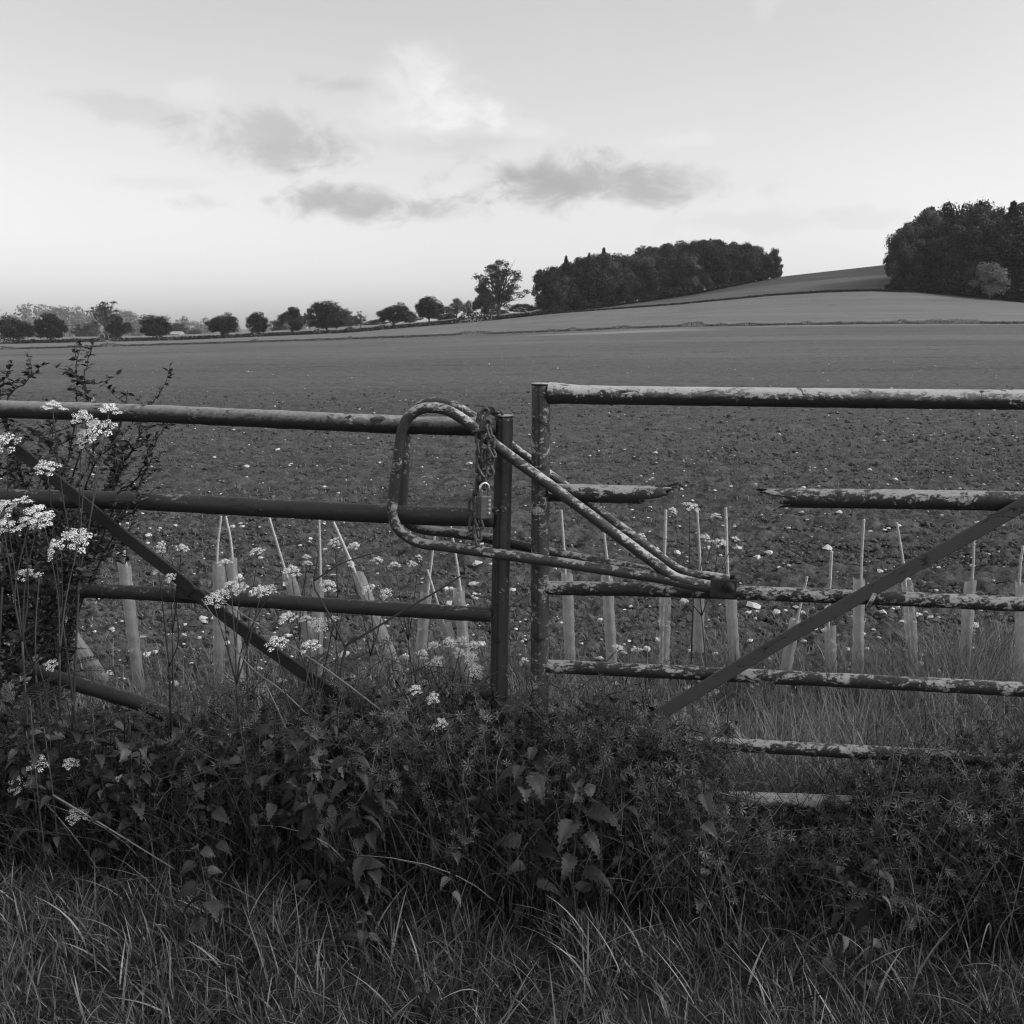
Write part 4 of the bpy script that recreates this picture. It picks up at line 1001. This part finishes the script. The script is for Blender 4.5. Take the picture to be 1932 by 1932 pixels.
CPS = (
 (118, -.10, ((100, 768, 46), (155, 784, 40), (205, 772, 42), (190, 806, 60), (166, 820, 44)), 'tall cow parsley whose flower heads cross the top rail at the left'),
 (-20, -.12, ((14, 832, 54),), 'single cow parsley head at the upper end of the left diagonal brace'),
 (150, -.14, ((90, 882, 50),), 'cow parsley with one head right on the left diagonal brace'),
 (40, -.22, ((12, 955, 48), (42, 948, 44), (72, 965, 56), (8, 992, 50), (52, 985, 40)), 'largest cluster of white cow parsley heads at the left frame edge'),
 (95, -.20, ((148, 1010, 56), (116, 1028, 50), (84, 978, 52)), 'cow parsley with a dense double head just below the second rail at the left'),
 (70, -.16, ((48, 1082, 34), (74, 1084, 20)), 'small cow parsley above the third rail at the far left'),
 (330, .35, ((305, 1028, 26), (342, 1032, 26)), 'pair of small cow parsley heads behind the left diagonal brace'),
 (330, -.05, ((300, 1074, 26), (322, 1086, 22)), 'two little cow parsley heads touching the left diagonal brace'),
 (430, -.12, ((402, 1126, 40), (420, 1118, 34), (452, 1106, 34), (492, 1112, 40), (512, 1108, 26), (436, 1102, 30)), 'cow parsley bunch in front of the third rail beside the brace joint'),
 (490, .40, ((487, 1040, 36), (425, 1060, 28), (450, 1090, 20)), 'cow parsley in the gap left of the tilted guards'),
 (560, .55, ((550, 1074, 36), (580, 1062, 20), (578, 1050, 20)), 'cow parsley in front of the two middle guards of the left gate'),
 (625, .45, ((618, 1102, 40), (632, 1020, 26), (668, 1028, 26)), 'cow parsley rising beside the strongly tilted cane'),
 (710, .45, ((694, 1110, 26), (727, 1116, 28), (660, 1062, 22)), 'cow parsley with two round heads above the third rail middle'),
 (600, -.10, ((545, 1163, 40), (578, 1166, 30), (602, 1172, 40), (630, 1166, 20)), 'dark-stemmed cow parsley with heads just under the third rail'),
 (560, -.16, ((522, 1210, 46), (588, 1215, 44)), 'pair of wide cow parsley heads under the third rail over the dark brace'),
 (800, .55, ((712, 1055, 26), (745, 1065, 28), (776, 1062, 20), (790, 1050, 16)), 'faint cow parsley heads out in the soil left of the latch'),
 (835, .10, ((846, 1208, 30), (872, 1205, 24), (820, 1216, 32), (796, 1232, 32), (866, 1228, 26), (893, 1214, 26)), 'cow parsley clump left of the dark gate post, upper heads'),
 (900, .04, ((888, 1236, 34), (897, 1258, 34), (903, 1276, 18), (810, 1252, 18), (826, 1242, 26)), 'cow parsley clump left of the dark gate post, lower heads'),
 (800, -.12, ((784, 1298, 30), (819, 1312, 30)), 'two low cow parsley heads below the clump by the dark post'),
 (835, -.16, ((820, 1370, 26), (834, 1360, 26)), 'lowest cow parsley head below the dark post clump'),
 (60, -.32, ((72, 1434, 40), (36, 1472, 38)), 'low cow parsley over the nettles at the bottom left edge'),
 (140, -.34, ((132, 1438, 34), (145, 1534, 46)), 'low cow parsley with one head nearly in the verge grass'),
 (220, -.26, ((228, 1467, 24),), 'small flat cow parsley head among the left nettles'),
 (100, -.08, ((97, 1252, 30), (70, 1240, 18)), 'dull cow parsley head by the bent fourth rail at the left'),
 (1310, 1.2, ((1302, 955, 36), (1268, 962, 22), (1350, 972, 22)), 'thin faded cow parsley in the gap of the broken rail'),
 (1330, 1.1, ((1330, 1012, 22), (1356, 1022, 30), (1386, 1016, 20), (1208, 1010, 24)), 'faded cow parsley beside the tall cane near the latch bolt'),
 (985, .60, ((990, 1245, 22), (1165, 1220, 22)), 'small cow parsley seen in the gap between the two gate posts'))
for bp, off, heads, lab in CPS: parsley(bp, off, heads, lab)
# dark woody dead stalks through the left gate
ds = empty('dead_stalk', G(640, 1600, -.03), 'bare dark forked stalk rising in front of the third rail', 'dead plant'); mb = MB()
mb.add(*tube(spline([G(642, 1600, -.06), G(636, 1440, -.08), G(640, 1300, -.09), G(652, 1225, -.09), G(672, 1200, -.09)], 8), np.linspace(.006, .0035, 33), 7))
mb.add(*tube(spline([G(654, 1216, -.09), G(700, 1190, -.1), G(765, 1150, -.1), G(830, 1112, -.1), G(872, 1085, -.1)], 8), np.linspace(.0035, .002, 33), 6))
mb.add(*tube(spline([G(652, 1222, -.09), G(632, 1180, -.1), G(605, 1130, -.1), G(592, 1100, -.1), G(600, 1040, -.1), G(572, 1018, -.1)], 6), np.linspace(.0035, .0015, 31), 6))
mb.add(*tube(spline([G(594, 1095, -.1), G(640, 1065, -.1), G(690, 1048, -.1), G(722, 1040, -.1)], 6), np.linspace(.0024, .0012, 19), 6))
part(mb, 'branch', M_twig, ds)
def stalk(pts, off, r0, r1, label, mat=M_dead):
    q = [G(x, y, off) for x, y in pts]; o = empty('dry_stem', q[0], label, 'dead plant'); mb = MB(); pa = spline(q, 8); mb.add(*tube(pa, np.linspace(r0, r1, len(pa)), 6)); part(mb, 'stem', mat, o)
stalk(((820, 1420), (640, 1280), (520, 1200), (390, 1115)), -.12, .0028, .002, 'long pale stem lying parallel to the left diagonal brace')
stalk(((630, 1400), (540, 1310), (465, 1250), (380, 1130)), -.15, .0028, .0018, 'second pale stem crossing below the left diagonal brace')
stalk(((560, 1420), (520, 1330), (500, 1290)), -.16, .002, .0015, 'short pale stem in the undergrowth under the left brace')
stalk(((100, 1500), (200, 1560), (330, 1640)), -.40, .0028, .002, 'pale stem slanting down through the left nettles')
stalk(((1660, 1580), (1690, 1470), (1702, 1408), (1712, 1402)), -.16, .0022, .0012, 'pale dry stem bent over the fifth rail on the right')
stalk(((1760, 1640), (1830, 1500), (1800, 1440), (1775, 1410)), -.14, .002, .0012, 'thin dry stem arching at the right end of the fifth rail')
stalk(((1475, 1510), (1430, 1440), (1395, 1395), (1370, 1393)), -.10, .0016, .001, 'dark thin stem leaning over the fifth rail', M_twig)
stalk(((1260, 1400), (1340, 1400), (1390, 1355), (1480, 1325)), -.09, .0024, .0014, 'pale stem winding above the fifth rail near the brace foot')
stalk(((700, 1420), (780, 1360), (880, 1300), (960, 1255)), -.10, .002, .0012, 'thin dark runner climbing toward the dark gate post', M_twig)
stalk(((1000, 1120), (968, 1140), (935, 1160), (915, 1190)), -.06, .0014, .001, 'dark bramble runner hooked round the two posts', M_twig)

# ------------------------------------------------------------------ shrub on the left
def shrub(name, base, shoots, label, lsize=(.016, .030), cat='shrub', fill=None, group=None):
    root = empty(name, base, label, cat, group); S = MB(); L_ = MB()
    def leafy(path, r0, dens=1.0):
        S.add(*tube(path, np.linspace(r0, r0*.3, len(path)), 6))
        seg = np.linalg.norm(np.diff(path, axis=0), axis=1); Ltot = seg.sum(); s = np.concatenate([[0], np.cumsum(seg)])
        q = rng.uniform(.01, .03)
        while q < Ltot:
            p = np.array([np.interp(q, s, path[:, c]) for c in range(3)]); a = rng.random()*6.28
            for _ in range(rng.integers(1, 4)):
                L_.add(*place(OL, p, a + rng.normal(0, .9), rng.uniform(-.3, 1.0), rng.uniform(*lsize), rng.normal(0, .5)), rng.random())
            q += rng.uniform(.007, .02)/dens
    for sh in shoots:
        path = spline(sh, 7) + rng.normal(0, .002, (7*(len(sh)-1)+1, 3)); leafy(path, .004)
        for _ in range(6):
            i = rng.integers(len(path)//3, len(path)-2); p = path[i]; d = (path[-1]-path[0])/np.linalg.norm(path[-1]-path[0]) + rng.normal(0, .8, 3); d /= np.linalg.norm(d)
            l2 = rng.uniform(.05, .15); leafy(spline([p, p+d*l2*.5 + rng.normal(0, .008, 3), p+d*l2], 4), .002)
    part(S, 'branches', M_twig, root); part(L_, 'leaves', M_shrub, root); return root
B0 = G(90, 1560, .55); B0[2] = -.1
def bp(x, y, o=.5): return G(x, y, o)
sh = [[B0, bp(110, 1000), bp(140, 800), bp(146, 700), bp(140, 650)], [B0, bp(120, 980), bp(172, 800), bp(160, 720), bp(170, 655)], [B0, bp(60, 1000), bp(10, 780), bp(50, 720), bp(82, 688)],
      [B0, bp(150, 960), bp(215, 830), bp(235, 770), bp(242, 738)], [B0, bp(180, 980), bp(250, 850), bp(276, 775), bp(305, 742)], [B0, bp(100, 1050), bp(40, 900), bp(0, 760), bp(15, 700)],
      [B0, bp(180, 1000), bp(260, 900), bp(300, 820), bp(322, 800)], [B0, bp(170, 1050), bp(240, 960), bp(270, 900), bp(290, 860)], [B0, bp(60, 1050), bp(-40, 900), bp(-30, 800), bp(-10, 720)]]
for i in range(26):
    x1 = rng.uniform(-60, 250); y1 = rng.uniform(790, 1010); o = rng.uniform(.3, .7)
    sh.append([B0 + rng.normal(0, .04, 3), bp((90+x1)/2 + rng.normal(0, 20), 1080 + rng.normal(0, 30), o), bp(x1 + rng.normal(0, 10), y1 + 60, o), bp(x1, y1, o)])
sh += [[B0, bp(140, 1150, .3), bp(190, 1020, .06), bp(212, 960, -.06), bp(224, 925, -.08)], [B0, bp(150, 1150, .3), bp(200, 1040, .05), bp(225, 985, -.06), bp(262, 960, -.07)]]
shrub('blackthorn_shrub', B0, sh, 'leafy blackthorn shrub growing up behind the left gate rails')
B1 = G(-70, 1600, -.06); B1[2] = -.05
sh = []
for i in range(14):
    x1 = rng.uniform(-80, 125); y1 = rng.uniform(1005, 1110); o = rng.uniform(-.12, .0)
    sh.append([B1 + rng.normal(0, .04, 3), bp(x1*.35 - 55 + rng.normal(0, 20), 1320, o), bp(x1 + rng.normal(0, 15), y1 + 80, o), bp(x1, y1, o)])
shrub('bramble_bush', B1, sh, 'dark bushy growth in front of the second and third rails at the far left', (.022, .036))

# ------------------------------------------------------------------ soil clods, flints, seedlings
def blob(seed):
    r = np.random.default_rng(seed); t_ = (1+5**.5)/2
    V = np.array([(-1, t_, 0), (1, t_, 0), (-1, -t_, 0), (1, -t_, 0), (0, -1, t_), (0, 1, t_), (0, -1, -t_), (0, 1, -t_), (t_, 0, -1), (t_, 0, 1), (-t_, 0, -1), (-t_, 0, 1)], float)
    V /= np.linalg.norm(V, axis=1)[:, None]; V *= r.uniform(.6, 1.2, (12, 1))
    F = np.array([(0, 11, 5), (0, 5, 1), (0, 1, 7), (0, 7, 10), (0, 10, 11), (1, 5, 9), (5, 11, 4), (11, 10, 2), (10, 7, 6), (7, 1, 8), (3, 9, 4), (3, 4, 2), (3, 2, 6), (3, 6, 8), (3, 8, 9), (4, 9, 5), (2, 4, 11), (6, 2, 10), (8, 6, 7), (9, 8, 1)])
    return V, F
BL = [blob(i) for i in range(12)]
def scatter_blobs(pos, size, flat, mat, name):
    mb = MB()
    for i in range(12):
        sel = np.arange(len(pos)) % 12 == i; p = pos[sel]; s = size[sel]
        if not len(p): continue
        V, F = BL[i]; a = rng.random(len(p))*6.28; c_, s_ = np.cos(a), np.sin(a)
        sx = rng.uniform(.8, 1.5, len(p))
        X_ = V[None, :, 0]*sx[:, None]; Y_ = V[None, :, 1]; Z_ = V[None, :, 2]*flat
        VV = np.stack([(X_*c_[:, None] - Y_*s_[:, None]), (X_*s_[:, None] + Y_*c_[:, None]), np.broadcast_to(Z_, X_.shape)], -1)*s[:, None, None] + p[:, None]
        FF = (F[None] + (np.arange(len(p))*12)[:, None, None]).reshape(-1, 3); mb.add(VV.reshape(-1, 3), FF, np.repeat(rng.random(len(p)), 12))
    return mb.build(name, mat, None, False)
def field_pts(n, y0, y1, pw=1.0):
    px = rng.uniform(-250, 2200, n); u = rng.random(n); Yv = 1/((1/y0)*(1-u) + (1/y1)*u)
    X_ = colx(px, Yv); return np.stack([X_, Yv, gz(px, Yv)], -1)
M_clod = simple('soil_clod', .018, .16, 14, .95, 0, .8, .01, .1)
p_ = field_pts(120000, 4.5, 50); p_ = p_[rng.random(len(p_)) < 1 - (p_[:, 1]/34).clip(0, 1)**.7]; o = scatter_blobs(p_ + [0, 0, .014], rng.gamma(2.4, .0046, len(p_)).clip(.004, .034)*(1 + p_[:, 1]*.03), .75, M_clod, 'soil_clods')
tag(o, 'dark crumbly clods of turned soil across the near part of the field', 'soil', None, 'stuff')
p_ = field_pts(2600, 4.6, 60); o = scatter_blobs(p_ + [0, 0, .032], rng.gamma(1.7, .0050, len(p_)).clip(.004, .030)*(1 + p_[:, 1]*.016), .6, M_stone, 'flint_gravel')
tag(o, 'many little white flint chips strewn over the dark ploughed soil', 'stones', None, 'stuff')
BIG = ((1407, 1046, 24), (1470, 1052, 26), (1510, 1075, 14), (1585, 1050, 30), (1510, 1079, 10), (1445, 1165, 40), (1490, 1167, 26), (1540, 1170, 20), (1680, 1140, 20), (1700, 1170, 26), (1725, 1165, 26), (1745, 1110, 16), (1885, 1195, 30), (1390, 925, 12), (1560, 925, 10), (1740, 932, 16), (1665, 1010, 14),
  (1345, 1050, 22), (1290, 1055, 22), (900, 1075, 36), (925, 1080, 22), (935, 1098, 20), (890, 1120, 30), (862, 1145, 16), (570, 1035, 12), (600, 1045, 14), (415, 1170, 34), (450, 1162, 22), (540, 880, 10), (600, 995, 12), (310, 1000, 14), (410, 1118, 14), (395, 1190, 18), (1250, 1045, 16), (700, 1100, 18), (1210, 955, 10), (1820, 1050, 14), (1870, 1075, 16), (1840, 1150, 16), (1790, 1020, 10), (1600, 1220, 20), (1440, 1225, 18), (1200, 1160, 16), (1140, 1190, 18))
for i, (px, py, w) in enumerate(BIG):
    p = on_land(px, py); s = w/FPX*p[1]*.36; V, F = BL[i % 12]
    mb = MB(); mb.add(V*np.array([s*1.15, s, s*.6]), F)
    o = mb.build('flint_stone', M_stone, None, False); o.location = Vector(p) + Vector((0, 0, s*.25 + .026)); o.rotation_euler.z = i*1.7
    tag(o, 'pale flint stone lying on the dark ploughed soil', 'stone', 'large flints on the field')
sd = MB(); n = 60000; px = rng.uniform(-250, 2200, n); u = rng.random(n); Yv = 1/((1/5.2)*(1-u) + (1/75)*u); Yv = np.round(Yv/.24)*.24 + rng.normal(0, .025, n)
X_ = colx(px, Yv); sel = vn(X_*.25, Yv*.25, 2) > -.28; px, Yv, X_ = px[sel], Yv[sel], X_[sel]; n = len(px)
sd.add(*blades(np.stack([X_, Yv, gz(px, Yv)], -1), rng.uniform(.035, .085, n), rng.uniform(.004, .009, n)*(1+Yv*.02), rng.random(n)*6.28, rng.uniform(.1, .8, n), rng.uniform(.1, .8, n), 2))
tag(sd.build('crop_seedlings', M_seed), 'sparse young crop seedlings in rows across the ploughed field', 'crop', None, 'stuff')

# ------------------------------------------------------------------ light, sky
SUN_AZ, SUN_EL = R(100), R(34)
sun_d = bpy.data.lights.new('sun', 'SUN'); sun = bpy.data.objects.new('sun', sun_d); COL.objects.link(sun)
sun_d.energy = 1.3; sun_d.angle = R(12); sun_d.color = (1, 1, 1)
dv = Vector((math.sin(SUN_AZ)*math.cos(SUN_EL), math.cos(SUN_AZ)*math.cos(SUN_EL), math.sin(SUN_EL)))
sun.rotation_euler = dv.to_track_quat('Z', 'Y').to_euler()
w = bpy.data.worlds.new('World'); sc.world = w; w.use_nodes = True; t = w.node_tree
bg_ = t.nodes['Background']; sky = N(t, 'ShaderNodeTexSky', sky_type='NISHITA'); sky.sun_disc = False; sky.sun_elevation = SUN_EL; sky.sun_rotation = SUN_AZ
sky.air_density = 1.0; sky.dust_density = 2.0; sky.ozone_density = 1.0
bw = N(t, 'ShaderNodeRGBToBW'); t.links.new(sky.outputs[0], bw.inputs[0])
tc = N(t, 'ShaderNodeTexCoord').outputs['Generated']
s = N(t, 'ShaderNodeSeparateXYZ'); t.links.new(tc, s.inputs[0])
az = math_(t, 'ARCTAN2', s.outputs[0], s.outputs[1]); el = math_(t, 'ARCSINE', s.outputs[2])
cm = N(t, 'ShaderNodeCombineXYZ'); t.links.new(az, cm.inputs[0]); t.links.new(math_(t, 'MULTIPLY', el, 1.7), cm.inputs[1])
nA = N(t, 'ShaderNodeTexNoise'); setin(nA, Scale=17, Detail=10, Roughness=.62, Distortion=.4); t.links.new(cm.outputs[0], nA.inputs['Vector'])
nB = N(t, 'ShaderNodeTexNoise'); setin(nB, Scale=3.2, Detail=6, Roughness=.55); t.links.new(cm.outputs[0], nB.inputs['Vector'])
wob = math_(t, 'SUBTRACT', nA.outputs['Fac'], .5)
f = None
def azel(px, py):
    d = ray(px, py); d = d/np.linalg.norm(d); return math.atan2(d[0], d[1]), math.asin(d[2])
CL = ((520, 268, 150, 42, -.22), (560, 285, 90, 26, -.08), (690, 384, 150, 30, -.26), (790, 395, 130, 22, -.16), (610, 370, 70, 24, -.12), (1080, 345, 190, 44, -.27), (1180, 340, 230, 36, -.10), (1010, 350, 90, 26, -.08), (400, 384, 55, 16, -.14), (250, 208, 105, 26, -.10),
      (640, 158, 80, 16, -.12), (1520, 415, 260, 20, -.06), (840, 270, 120, 22, -.09), (505, 376, 24, 9, -.16), (795, 190, 115, 74, .10), (850, 212, 66, 46, .12), (770, 150, 75, 42, .07), (360, 172, 60, 26, .06), (1443, 12, 22, 26, .06), (1000, 245, 60, 14, .06), (1300, 265, 90, 14, .05), (300, 345, 100, 12, -.05))
for px, py, rx, ry, k in CL:
    a0, e0 = azel(px, py)
    dx = math_(t, 'DIVIDE', math_(t, 'SUBTRACT', az, a0), rx*1.22/FPX); dy = math_(t, 'DIVIDE', math_(t, 'SUBTRACT', el, e0), ry*1.3/FPX)
    d = math_(t, 'SQRT', math_(t, 'ADD', math_(t, 'MULTIPLY', dx, dx), math_(t, 'MULTIPLY', dy, dy)))
    v = math_(t, 'SUBTRACT', 1.0, math_(t, 'ADD', d, math_(t, 'MULTIPLY', wob, 2.7)))
    n_ = N(t, 'ShaderNodeMapRange', interpolation_type='SMOOTHSTEP'); setin(n_, From_Min=-.08, From_Max=.78); t.links.new(v, n_.inputs['Value'])
    g = math_(t, 'ADD', math_(t, 'MULTIPLY', n_.outputs[0], k*1.1), 1.0)
    f = g if f is None else math_(t, 'MULTIPLY', f, g)
f = math_(t, 'MULTIPLY', f, math_(t, 'ADD', math_(t, 'MULTIPLY', math_(t, 'SUBTRACT', nB.outputs['Fac'], .5), .10), 1.0))
flat = math_(t, 'MULTIPLY', math_(t, 'POWER', bw.outputs[0], .75), 1.75)
col = math_(t, 'MULTIPLY', flat, f)
t.links.new(col, bg_.inputs['Color']); bg_.inputs['Strength'].default_value = .13

# haze
hz = MB(); hz.add(*box((-2400, -60, -60), (2400, 1690, 70)))
m = bpy.data.materials.new('haze_air'); m.use_nodes = True; t = m.node_tree; t.nodes.remove(t.nodes['Principled BSDF'])
pv = N(t, 'ShaderNodeVolumePrincipled'); setin(pv, Density=.00013, Color=(1, 1, 1, 1), Anisotropy=0); t.links.new(pv.outputs[0], t.nodes['Material Output'].inputs['Volume'])
HAZE = True
if HAZE:
    o = hz.build('haze', m, None, False); tag(o, None, None, None, 'stuff')

sc.view_settings.view_transform = 'Standard'; sc.view_settings.look = 'None'; sc.view_settings.gamma = 1; sc.view_settings.exposure = 0.5
sc.render.engine = 'CYCLES'; sc.cycles.use_denoising = True; sc.cycles.filter_width = 1.2; sc.cycles.max_bounces = 6; sc.cycles.transparent_max_bounces = 16; sc.cycles.volume_bounces = 1
